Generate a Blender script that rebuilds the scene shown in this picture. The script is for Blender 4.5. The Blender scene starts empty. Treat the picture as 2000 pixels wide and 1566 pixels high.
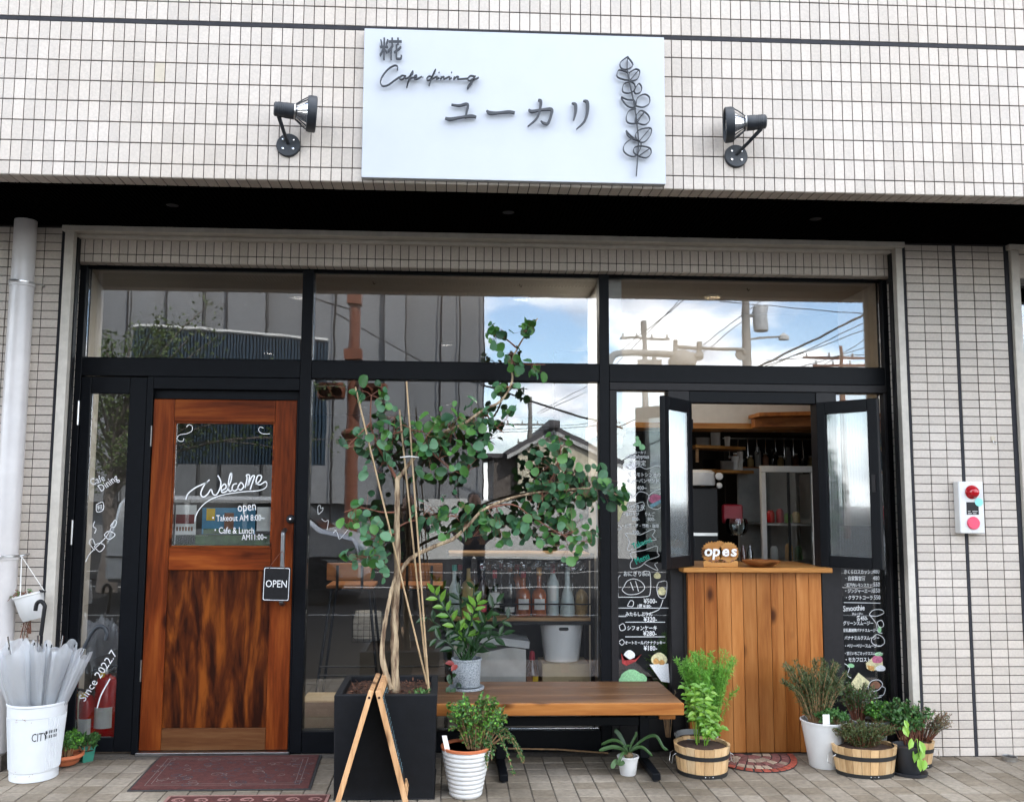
import bpy, bmesh, math, random
from math import radians as R, sin, cos, pi
from mathutils import Vector as V, Matrix
random.seed(7)
sc = bpy.context.scene
COL = sc.collection
# ------------------------------------------------------------------ camera
CX, CY, CZ = 2.5442, -5.0843, 1.4402
FPX, YAW, PIT, ROL = 1724.975, .0451, .0983, .0066
PPX, PPY = 956.241, 806.288
fw = V((sin(YAW)*cos(PIT), cos(YAW)*cos(PIT), sin(PIT)))
r0 = V((cos(YAW), -sin(YAW), 0)); u0 = r0.cross(fw)
rr = r0*cos(ROL)+u0*sin(ROL); uu = -r0*sin(ROL)+u0*cos(ROL)
cd = bpy.data.cameras.new('camera'); cam = bpy.data.objects.new('camera', cd); COL.objects.link(cam)
mw = Matrix.Identity(4)
for i in range(3):
    mw[i][0], mw[i][1], mw[i][2] = rr[i], uu[i], -fw[i]
mw[0][3], mw[1][3], mw[2][3] = CX, CY, CZ
cam.matrix_world = mw
cd.sensor_width = 36; cd.lens = FPX/2000*36
cd.shift_x = (1000-PPX)/2000; cd.shift_y = (PPY-783)/2000
cd.clip_start = .05; cd.clip_end = 3000
sc.camera = cam
def seen(p, m=60):
    d = V(p)-V((CX, CY, CZ)); z = d.dot(fw)
    if z < .1: return 0
    x = PPX+FPX*d.dot(rr)/z; y = PPY-FPX*d.dot(uu)/z
    return 1/z if -m < x < 2000+m and -m < y < 1566+m else 0
# ------------------------------------------------------------------ sky and sun
SUN_EL, SUN_AZ = R(47), R(28)      # azimuth clockwise from +Y, seen from above
w = bpy.data.worlds.new('World'); sc.world = w; w.use_nodes = True
nt = w.node_tree; N = nt.nodes; L = nt.links; N.clear()
out = N.new('ShaderNodeOutputWorld'); bg = N.new('ShaderNodeBackground'); L.new(bg.outputs[0], out.inputs[0])
sky = N.new('ShaderNodeTexSky'); sky.sky_type = 'NISHITA'; sky.sun_disc = False
sky.sun_elevation = SUN_EL; sky.sun_rotation = SUN_AZ; sky.air_density = 1.0; sky.dust_density = .4
tc = N.new('ShaderNodeTexCoord'); sp = N.new('ShaderNodeSeparateXYZ'); L.new(tc.outputs['Generated'], sp.inputs[0])
def mth(op, a, b=None, c=None):
    n = N.new('ShaderNodeMath'); n.operation = op
    for i, q in enumerate((a, b, c)):
        if q is None: continue
        if isinstance(q, (int, float)): n.inputs[i].default_value = q
        else: L.new(q, n.inputs[i])
    return n.outputs[0]
zz = mth('ADD', mth('MAXIMUM', sp.outputs[2], 0.0), .32)
cmb = N.new('ShaderNodeCombineXYZ'); L.new(mth('DIVIDE', sp.outputs[0], zz), cmb.inputs[0]); L.new(mth('DIVIDE', sp.outputs[1], zz), cmb.inputs[1])
n1 = N.new('ShaderNodeTexNoise'); n1.inputs['Scale'].default_value = 2.6; n1.inputs['Detail'].default_value = 9; n1.inputs['Roughness'].default_value = .58
L.new(cmb.outputs[0], n1.inputs['Vector'])
cr = N.new('ShaderNodeValToRGB'); cr.color_ramp.elements[0].position = .41; cr.color_ramp.elements[1].position = .55
L.new(n1.outputs[0], cr.inputs[0])
n2 = N.new('ShaderNodeTexNoise'); n2.inputs['Scale'].default_value = 4.5; n2.inputs['Detail'].default_value = 7
L.new(cmb.outputs[0], n2.inputs['Vector'])
c2 = N.new('ShaderNodeValToRGB'); c2.color_ramp.elements[0].position = .34; c2.color_ramp.elements[1].position = .62
c2.color_ramp.elements[0].color = (5.0, 5.7, 6.9, 1); c2.color_ramp.elements[1].color = (15.0, 15.0, 14.9, 1)
L.new(n2.outputs[0], c2.inputs[0])
mx = N.new('ShaderNodeMix'); mx.data_type = 'RGBA'
skb = N.new('ShaderNodeVectorMath'); skb.operation = 'SCALE'; skb.inputs['Scale'].default_value = 1.6; L.new(sky.outputs[0], skb.inputs[0])
hz_ = mth('SUBTRACT', 1.0, mth('MULTIPLY', mth('MAXIMUM', sp.outputs[2], 0.0), 7.0)); mk_ = mth('MAXIMUM', cr.outputs[0], mth('MULTIPLY', mth('MAXIMUM', hz_, 0.0), .92)); L.new(mk_, mx.inputs[0]); L.new(skb.outputs[0], mx.inputs[6]); L.new(c2.outputs[0], mx.inputs[7])
L.new(mx.outputs[2], bg.inputs[0]); bg.inputs[1].default_value = .1
sl = bpy.data.lights.new('sun', 'SUN'); sl.energy = 2.6; sl.angle = R(1.2); sl.color = (1, .95, .88)
so = bpy.data.objects.new('sun', sl); COL.objects.link(so)
sd = V((sin(SUN_AZ)*cos(SUN_EL), cos(SUN_AZ)*cos(SUN_EL), sin(SUN_EL)))
so.rotation_euler = sd.to_track_quat('Z', 'Y').to_euler(); so.location = (8, 12, 16)
sc.view_settings.view_transform = 'Standard'; sc.view_settings.look = 'None'
sc.view_settings.exposure = 2.35; sc.view_settings.gamma = 1
sc.cycles.max_bounces = 12; sc.cycles.transparent_max_bounces = 24; sc.cycles.glossy_bounces = 5
sc.cycles.caustics_reflective = False; sc.cycles.caustics_refractive = False
sc.cycles.sample_clamp_indirect = 6
# ------------------------------------------------------------------ materials
def _mat(name):
    m = bpy.data.materials.new(name); m.use_nodes = True
    return m, m.node_tree.nodes, m.node_tree.links, m.node_tree.nodes['Principled BSDF']
def _mul(N, L, a, b):      # colour * value
    n = N.new('ShaderNodeMix'); n.data_type = 'RGBA'; n.blend_type = 'MULTIPLY'; n.inputs[0].default_value = 1
    L.new(a, n.inputs[6]); L.new(b, n.inputs[7]); return n.outputs[2]
def _rnd(N, L):
    oi = N.new('ShaderNodeObjectInfo'); g = N.new('ShaderNodeNewGeometry')
    a = N.new('ShaderNodeMath'); L.new(oi.outputs['Random'], a.inputs[0]); L.new(g.outputs['Random Per Island'], a.inputs[1])
    b = N.new('ShaderNodeMath'); b.operation = 'FRACT'; L.new(a.outputs[0], b.inputs[0]); return b.outputs[0], g
def mat(name, col, rough=.6, var=.12, scale=14, bump=0, bscale=None, metal=0, rnd=0, spec=.5, stretch=(1, 1, 1), col2=None, pos=(.35, .65), trans=0, emit=0, hue=None, dirt=0):
    m, N, L, b = _mat(name)
    b.inputs['Roughness'].default_value = rough; b.inputs['Metallic'].default_value = metal
    b.inputs['Specular IOR Level'].default_value = spec
    rv, g = _rnd(N, L)
    mp = N.new('ShaderNodeMapping'); mp.inputs['Scale'].default_value = stretch; L.new(g.outputs['Position'], mp.inputs[0])
    if rnd:
        cb = N.new('ShaderNodeCombineXYZ')
        s = N.new('ShaderNodeMath'); s.operation = 'MULTIPLY'; s.inputs[1].default_value = 37; L.new(rv, s.inputs[0])
        for i in range(3): L.new(s.outputs[0], cb.inputs[i])
        L.new(cb.outputs[0], mp.inputs['Location'])
    n = N.new('ShaderNodeTexNoise'); n.inputs['Scale'].default_value = scale; n.inputs['Detail'].default_value = 6; n.inputs['Roughness'].default_value = .6
    L.new(mp.outputs[0], n.inputs['Vector'])
    rp = N.new('ShaderNodeValToRGB'); e = rp.color_ramp.elements; e[0].position, e[1].position = pos
    c2_ = col2 or [min(1, c*(1+var)) for c in col]; c1_ = col if col2 else [c*(1-var) for c in col]
    e[0].color = (*c1_, 1); e[1].color = (*c2_, 1); L.new(n.outputs[0], rp.inputs[0])
    o = rp.outputs[0]
    if rnd:
        r2 = N.new('ShaderNodeValToRGB'); q = r2.color_ramp.elements
        lo, hi = 1-rnd, 1+rnd*.35
        q[0].color = (lo, lo, lo, 1); q[1].color = (hi, hi, hi, 1)
        if hue: q[0].color = (lo*hue[0], lo*hue[1], lo*hue[2], 1)
        L.new(rv, r2.inputs[0]); o = _mul(N, L, o, r2.outputs[0])
    if dirt:
        nd = N.new('ShaderNodeTexNoise'); nd.inputs['Scale'].default_value = 1.3; nd.inputs['Detail'].default_value = 8; L.new(g.outputs['Position'], nd.inputs['Vector'])
        r3 = N.new('ShaderNodeValToRGB'); q = r3.color_ramp.elements; q[0].position, q[1].position = .32, .62
        k = 1-dirt; q[0].color = (k, k*.98, k*.95, 1); q[1].color = (1, 1, 1, 1); L.new(nd.outputs[0], r3.inputs[0]); o = _mul(N, L, o, r3.outputs[0])
    L.new(o, b.inputs['Base Color'])
    if bump:
        nb = N.new('ShaderNodeTexNoise'); nb.inputs['Scale'].default_value = bscale or scale*3; nb.inputs['Detail'].default_value = 4; L.new(mp.outputs[0], nb.inputs['Vector'])
        bp = N.new('ShaderNodeBump'); bp.inputs['Strength'].default_value = bump; bp.inputs['Distance'].default_value = .004
        L.new(nb.outputs[0], bp.inputs['Height']); L.new(bp.outputs[0], b.inputs['Normal'])
    if trans:
        b.inputs['Transmission Weight'].default_value = trans
    if emit:
        b.inputs['Emission Color'].default_value = (*col, 1); b.inputs['Emission Strength'].default_value = emit
    return m
def wood(name, dark, mid, light, axis='z', scale=9, rough=.45, rnd=.3, bump=.12, dist=1.6, pos=(.3, .5, .68), spec=.16, el_=.09, fine=.36):
    m, N, L, b = _mat(name); b.inputs['Roughness'].default_value = rough; b.inputs['Specular IOR Level'].default_value = spec
    rv, g = _rnd(N, L)
    st = {'x': (el_, 1, 1), 'y': (1, el_, 1), 'z': (1, 1, el_)}[axis]
    mp = N.new('ShaderNodeMapping'); mp.inputs['Scale'].default_value = st; L.new(g.outputs['Position'], mp.inputs[0])
    cb = N.new('ShaderNodeCombineXYZ'); s = N.new('ShaderNodeMath'); s.operation = 'MULTIPLY'; s.inputs[1].default_value = 53; L.new(rv, s.inputs[0])
    for i in range(3): L.new(s.outputs[0], cb.inputs[i])
    L.new(cb.outputs[0], mp.inputs['Location'])
    n = N.new('ShaderNodeTexNoise'); n.inputs['Scale'].default_value = scale; n.inputs['Detail'].default_value = 5; n.inputs['Distortion'].default_value = dist
    L.new(mp.outputs[0], n.inputs['Vector'])
    nf = N.new('ShaderNodeTexNoise'); nf.inputs['Scale'].default_value = scale*11*(.5 if el_ > .15 else 1); nf.inputs['Detail'].default_value = 4; L.new(mp.outputs[0], nf.inputs['Vector'])
    ad = N.new('ShaderNodeMath'); ad.operation = 'MULTIPLY_ADD'; ad.inputs[1].default_value = fine; L.new(nf.outputs[0], ad.inputs[0]); L.new(n.outputs[0], ad.inputs[2])
    sb = N.new('ShaderNodeMath'); sb.operation = 'SUBTRACT'; sb.inputs[1].default_value = fine/2; L.new(ad.outputs[0], sb.inputs[0])
    rp = N.new('ShaderNodeValToRGB'); e = rp.color_ramp.elements; e[0].position = pos[0]; e[1].position = pos[2]; k = e.new(pos[1])
    e[0].color = (*dark, 1); k.color = (*mid, 1); e[2].color = (*light, 1); L.new(sb.outputs[0], rp.inputs[0])
    o = rp.outputs[0]
    r2 = N.new('ShaderNodeValToRGB'); q = r2.color_ramp.elements; q[0].color = (1-rnd, 1-rnd, 1-rnd, 1); q[1].color = (1.12, 1.12, 1.12, 1); L.new(rv, r2.inputs[0]); o = _mul(N, L, o, r2.outputs[0])
    # scattered knots
    vo = N.new('ShaderNodeTexVoronoi'); vo.inputs['Scale'].default_value = 5.5
    mp2 = N.new('ShaderNodeMapping'); mp2.inputs['Scale'].default_value = {'x': (.5, 1, 1), 'y': (1, .5, 1), 'z': (1, 1, .5)}[axis]; L.new(g.outputs['Position'], mp2.inputs[0]); L.new(cb.outputs[0], mp2.inputs['Location']); L.new(mp2.outputs[0], vo.inputs['Vector'])
    r4 = N.new('ShaderNodeValToRGB'); q = r4.color_ramp.elements; q[0].position, q[1].position = .07, .17; q[0].color = (.22, .17, .15, 1); q[1].color = (1, 1, 1, 1); L.new(vo.outputs[0], r4.inputs[0]); o = _mul(N, L, o, r4.outputs[0])
    L.new(o, b.inputs['Base Color'])
    bp = N.new('ShaderNodeBump'); bp.inputs['Strength'].default_value = bump; bp.inputs['Distance'].default_value = .003; L.new(ad.outputs[0], bp.inputs['Height']); L.new(bp.outputs[0], b.inputs['Normal'])
    return m
def glass(name, refl=.25, tint=(.93, .96, .95), rough=0., diff=0, dcol=(.8, .85, .85), bump=0, bscale=6, stretch=(1, 1, 1)):
    m = bpy.data.materials.new(name); m.use_nodes = True; N = m.node_tree.nodes; L = m.node_tree.links; N.clear()
    o = N.new('ShaderNodeOutputMaterial'); t = N.new('ShaderNodeBsdfTransparent'); t.inputs[0].default_value = (*tint, 1)
    g = N.new('ShaderNodeBsdfGlossy'); g.inputs['Roughness'].default_value = rough; g.inputs[0].default_value = (.97, .98, 1, 1)
    lw = N.new('ShaderNodeFresnel'); lw.inputs[0].default_value = 1.5
    ad = N.new('ShaderNodeMath'); ad.inputs[1].default_value = refl-.04; ad.use_clamp = True; L.new(lw.outputs[0], ad.inputs[0])
    mx = N.new('ShaderNodeMixShader'); L.new(ad.outputs[0], mx.inputs[0]); L.new(t.outputs[0], mx.inputs[1]); L.new(g.outputs[0], mx.inputs[2])
    last = mx
    if diff:
        d = N.new('ShaderNodeBsdfTranslucent'); d2 = N.new('ShaderNodeBsdfDiffuse'); d.inputs[0].default_value = d2.inputs[0].default_value = (*dcol, 1)
        ms = N.new('ShaderNodeMixShader'); L.new(d.outputs[0], ms.inputs[1]); L.new(d2.outputs[0], ms.inputs[2])
        m2 = N.new('ShaderNodeMixShader'); m2.inputs[0].default_value = diff; L.new(mx.outputs[0], m2.inputs[1]); L.new(ms.outputs[0], m2.inputs[2]); last = m2
    if bump:
        ge = N.new('ShaderNodeNewGeometry'); mp = N.new('ShaderNodeMapping'); mp.inputs['Scale'].default_value = stretch; L.new(ge.outputs['Position'], mp.inputs[0])
        n = N.new('ShaderNodeTexNoise'); n.inputs['Scale'].default_value = bscale; n.inputs['Detail'].default_value = 3; L.new(mp.outputs[0], n.inputs['Vector'])
        b = N.new('ShaderNodeBump'); b.inputs['Strength'].default_value = bump; b.inputs['Distance'].default_value = .01; L.new(n.outputs[0], b.inputs['Height']); L.new(b.outputs[0], g.inputs['Normal'])
    L.new(last.outputs[0], o.inputs[0]); return m
def leafmat(name, a, b_, rough=.45, rnd=.35, hue=(1, 1, 1)):
    m, N, L, b = _mat(name); b.inputs['Roughness'].default_value = rough
    rv, g = _rnd(N, L)
    rp = N.new('ShaderNodeValToRGB'); e = rp.color_ramp.elements; e[0].color = (*a, 1); e[1].color = (*b_, 1)
    L.new(rv, rp.inputs[0]); L.new(rp.outputs[0], b.inputs['Base Color'])
    tr = N.new('ShaderNodeBsdfTranslucent'); L.new(rp.outputs[0], tr.inputs[0])
    mx = N.new('ShaderNodeMixShader'); mx.inputs[0].default_value = .25
    o = N['Material Output']; L.new(b.outputs[0], mx.inputs[1]); L.new(tr.outputs[0], mx.inputs[2]); L.new(mx.outputs[0], o.inputs[0])
    return m
MT = {}
def D(k, f, *a, **kw): MT[k] = f(k, *a, **kw)
D('tile', mat, (.56, .50, .443), .55, .07, 90, bump=.25, bscale=260, rnd=.12, dirt=.10)
D('tile_patch', mat, (.54, .47, .37), .55, .05, 60, rnd=.1)
D('grout', mat, (.026, .021, .020), .9, .2, 30)
D('seal', mat, (.030, .030, .035), .7, .15, 30, spec=.2)
D('floor_tile', mat, (.305, .265, .215), .7, .14, 40, spec=.06, bump=.3, bscale=180, rnd=.28, dirt=.5, hue=(1.05, 1, .93))
D('floor_grout', mat, (.10, .085, .07), .95, .3, 40)
D('asphalt', mat, (.030, .030, .031), .95, .3, 60, bump=.5, spec=0)
D('white_line', mat, (.30, .30, .29), .7, .15, 20)
D('soffit', mat, (.003, .0026, .0026), .9, .2, 40, spec=0)
D('cream', mat, (.56, .52, .46), .5, .08, 20, dirt=.18, bump=.1)
D('white_pipe', mat, (.60, .575, .57), .28, .05, 10, dirt=.12)
D('alu', mat, (.0038, .0045, .0062), .45, .15, 30, spec=.12)
D('alu2', mat, (.013, .0115, .0125), .5, .12, 30, spec=.25)
D('steel', mat, (.55, .55, .55), .3, .05, 30, metal=1)
D('handle_steel', mat, (.22, .22, .225), .4, .1, 30, metal=1)
D('chrome', mat, (.8, .8, .8), .12, .02, 30, metal=1)
D('black', mat, (.008, .008, .009), .5, .2, 40, spec=.3)
D('planter', mat, (.0048, .0055, .0075), .62, .2, 25, spec=.25, dirt=.3, bump=.1)
D('lamp_black', mat, (.016, .020, .026), .5, .15, 40, bump=.1)
D('sign_white', mat, (.475, .50, .54), .35, .015, 6)
D('letter', mat, (.030, .034, .042), .45, .1, 40)
D('plaster', mat, (.52, .49, .45), .85, .06, 60, bump=.3, bscale=200)
D('wall_white', mat, (.68, .66, .62), .8, .04, 20)
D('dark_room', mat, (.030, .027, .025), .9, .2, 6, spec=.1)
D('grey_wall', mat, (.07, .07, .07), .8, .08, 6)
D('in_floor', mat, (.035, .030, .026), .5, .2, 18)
D('door_wood', wood, (.050, .0085, .002), (.155, .029, .0055), (.25, .060, .011), 'z', 7, .38, rnd=.2, dist=1.2)
D('door_rail', wood, (.052, .009, .002), (.16, .030, .0056), (.25, .060, .011), 'x', 7, .38, rnd=.25, dist=1.2)
D('door_low', wood, (.065, .022, .008), (.13, .050, .018), (.18, .082, .033), 'x', 7, .5, rnd=.1, dist=1.2)
D('door_panel', wood, (.018, .0040, .0015), (.070, .015, .0035), (.20, .052, .0075), 'z', 6.5, .36, rnd=.05, dist=2.6, pos=(.34, .50, .70), el_=.17, fine=.42)
D('plank', wood, (.22, .065, .014), (.34, .125, .032), (.43, .18, .055), 'z', 8, .34, rnd=.24, dist=.7)
D('counter_top', wood, (.28, .115, .028), (.40, .18, .050), (.47, .25, .082), 'x', 9, .35, rnd=.1)
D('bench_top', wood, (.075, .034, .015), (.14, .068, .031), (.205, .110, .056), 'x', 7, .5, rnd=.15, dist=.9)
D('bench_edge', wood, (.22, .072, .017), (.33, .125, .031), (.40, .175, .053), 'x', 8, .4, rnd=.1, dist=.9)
D('board_wood', wood, (.30, .15, .07), (.52, .29, .14), (.62, .38, .2), 'z', 9, .55, rnd=.2)
D('stave', wood, (.40, .24, .11), (.56, .36, .18), (.66, .47, .27), 'z', 11, .6, rnd=.25, dist=.6)
D('shelf_wood', wood, (.34, .18, .085), (.50, .29, .14), (.60, .38, .2), 'x', 9, .5, rnd=.2)
D('stool_wood', wood, (.26, .09, .03), (.42, .16, .05), (.5, .22, .08), 'x', 8, .4, rnd=.2)
D('bamboo', mat, (.38, .26, .14), .5, .3, 30, stretch=(1, 1, .25), rnd=.2)
D('bark', mat, (.12, .070, .040), .85, 0, 46, col2=(.50, .38, .24), stretch=(1, 1, .16), bump=.8, bscale=90, pos=(.40, .62))
D('twig', mat, (.34, .20, .10), .7, .3, 30)
D('redtwig', mat, (.16, .055, .030), .6, .3, 30)
D('soil', mat, (.05, .024, .014), .95, .4, 50, bump=.8)
D('chips', mat, (.13, .055, .030), .9, .3, 30, rnd=.5)
D('mat_red', mat, (.085, .022, .018), .95, .25, 40, bump=.6, bscale=300)
D('mat_edge', mat, (.03, .028, .028), .9, .2, 40)
D('mat_mark', mat, (.16, .12, .11), .95, .2, 60)
D('mat_blue', mat, (.045, .042, .055), .95, .2, 60)
D('mat_pink', mat, (.30, .15, .13), .95, .2, 60)
D('glass', glass, .098, (.995, 1, .998), bump=.06, bscale=1.6)
D('glass_dim', glass, .07, (.97, .98, .975))
D('bottle_clear', glass, .10, (.86, .93, .92))
D('reeded', glass, .13, (.66, .70, .70), rough=.07, diff=.13, dcol=(.40, .43, .44))
D('vinyl', glass, .16, (.98, .99, 1), rough=.14, diff=.42, dcol=(.93, .96, 1.0), bump=1.0, bscale=45)
D('wrap', glass, .28, (.95, .95, .96), rough=.1, diff=.06, bump=.7, bscale=18)
D('chalk', mat, (.80, .80, .80), .9, .18, 160)
D('chalk_green', mat, (.05, .50, .36), .9, .15, 160)
D('chalk_leaf', mat, (.30, .58, .30), .9, .2, 120)
D('board_black', mat, (.012, .012, .013), .7, .3, 10, dirt=.2, spec=.2)
D('pot_white', mat, (.66, .66, .655), .35, .04, 10, dirt=.07)
D('pot_bin', mat, (.66, .68, .70), .4, .03, 10, dirt=.05)
D('tub_white', mat, (.90, .90, .90), .35, .02, 10)
D('terracotta', mat, (.52, .15, .06), .7, .12, 20)
D('pot_green', mat, (.035, .20, .14), .5, .1, 20)
D('pot_grey', mat, (.30, .31, .31), .5, .08, 20)
D('pot_black', mat, (.02, .021, .025), .5, .1, 20)
D('granite', mat, (.16, .18, .20), .7, 0, 160, col2=(.36, .39, .41), pos=(.42, .56))
D('hoop', mat, (.014, .014, .014), .5, .2, 30)
D('red', mat, (.50, .012, .014), .25, .05, 20)
D('red_lens', mat, (.42, .004, .012), .12, .05, 20, spec=.7)
D('pink', mat, (.70, .055, .12), .4, .05, 20)
D('yellow', mat, (.75, .48, .02), .5, .05, 20)
D('cyan', mat, (.25, .72, .70), .5, .05, 20)
D('paper', mat, (.72, .71, .68), .7, .05, 20)
D('blue_print', mat, (.07, .24, .38), .7, .15, 9)
D('red_print', mat, (.16, .018, .016), .7, .1, 20)
D('green_print', mat, (.05, .11, .03), .8, .35, 14)
D('brown_print', mat, (.26, .12, .07), .8, .2, 30)
D('cardboard', mat, (.52, .40, .24), .8, .06, 20)
D('tape', mat, (.56, .40, .24), .4, .05, 20)
D('canvas', mat, (.62, .60, .56), .9, .08, 10, bump=.5, bscale=18)
D('amber', mat, (.34, .075, .010), .1, .35, 12, spec=.8)
D('brown_glass', mat, (.045, .018, .012), .12, .2, 20, spec=.8)
D('dark_glass', mat, (.010, .012, .014), .1, .2, 20, spec=.8)
D('tan_drink', mat, (.46, .30, .12), .3, .2, 40)
D('kraft', mat, (.42, .30, .13), .5, .15, 20)
D('frost', mat, (.52, .60, .60), .25, .1, 20)
D('cap_red', mat, (.36, .02, .04), .35, .1, 20)
D('cap_teal', mat, (.04, .40, .33), .35, .1, 20)
D('rubber', mat, (.02, .02, .02), .8, .1, 20)
D('skin', mat, (.28, .16, .11), .5, .06, 20)
D('cloth_dark', mat, (.022, .022, .026), .9, .2, 40)
D('cloth_grey', mat, (.08, .085, .10), .9, .2, 40)
D('hair', mat, (.012, .009, .008), .5, .2, 60)
D('car_silver', mat, (.46, .47, .48), .25, .02, 4, metal=.5)
D('car_trim', mat, (.02, .02, .02), .5, .1, 20)
D('sheet', mat, (.155, .16, .165), .75, .05, 1.2, bump=.5, bscale=2.5, rnd=.14)
D('blue_roof', mat, (.012, .030, .050), .5, .1, 4)
D('house_wall', mat, (.60, .55, .42), .85, .06, 3, dirt=.2)
D('house_dark', mat, (.10, .085, .075), .8, .15, 4)
D('roof_tile', mat, (.07, .065, .068), .6, .2, 6)
D('concrete', mat, (.20, .19, .175), .85, .1, 6, dirt=.2)
D('signal_brown', mat, (.13, .042, .020), .5, .1, 6)
D('hoard', mat, (.42, .42, .40), .5, .04, 2)
D('euc', leafmat, (.038, .130, .058), (.125, .275, .140))
D('euc_green', leafmat, (.032, .125, .024), (.095, .245, .048))
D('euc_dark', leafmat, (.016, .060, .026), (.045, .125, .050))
D('zz', leafmat, (.008, .032, .010), (.025, .075, .018), .3)
D('zz_new', leafmat, (.10, .26, .025), (.20, .38, .05), .3)
D('herb', leafmat, (.040, .125, .030), (.11, .24, .060))
D('thyme', leafmat, (.045, .070, .016), (.125, .145, .042))
D('rosemary', leafmat, (.05, .085, .030), (.13, .17, .07))
D('lavender', leafmat, (.10, .12, .09), (.22, .23, .18))
D('dill', leafmat, (.11, .32, .035), (.22, .48, .07))
D('basil', leafmat, (.10, .27, .022), (.24, .42, .055), .35)
D('pothos', leafmat, (.12, .33, .025), (.30, .52, .08), .3)
D('fern', leafmat, (.024, .068, .018), (.06, .13, .035))
D('red_leaf', leafmat, (.22, .03, .03), (.38, .08, .05))
D('dry', leafmat, (.16, .11, .06), (.30, .22, .12))
D('tree_leaf', leafmat, (.035, .065, .012), (.09, .13, .03))
def emat(name, col, s):
    m = bpy.data.materials.new(name); m.use_nodes = True; N = m.node_tree.nodes; L = m.node_tree.links; N.clear()
    o = N.new('ShaderNodeOutputMaterial'); e = N.new('ShaderNodeEmission'); e.inputs[0].default_value = (*col, 1); e.inputs[1].default_value = s; L.new(e.outputs[0], o.inputs[0]); MT[name] = m
emat('glow_white', (1, .96, .9), 9); emat('glow_warm', (1, .72, .32), 5); emat('glow_red', (1, .05, .05), 1.5)
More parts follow.
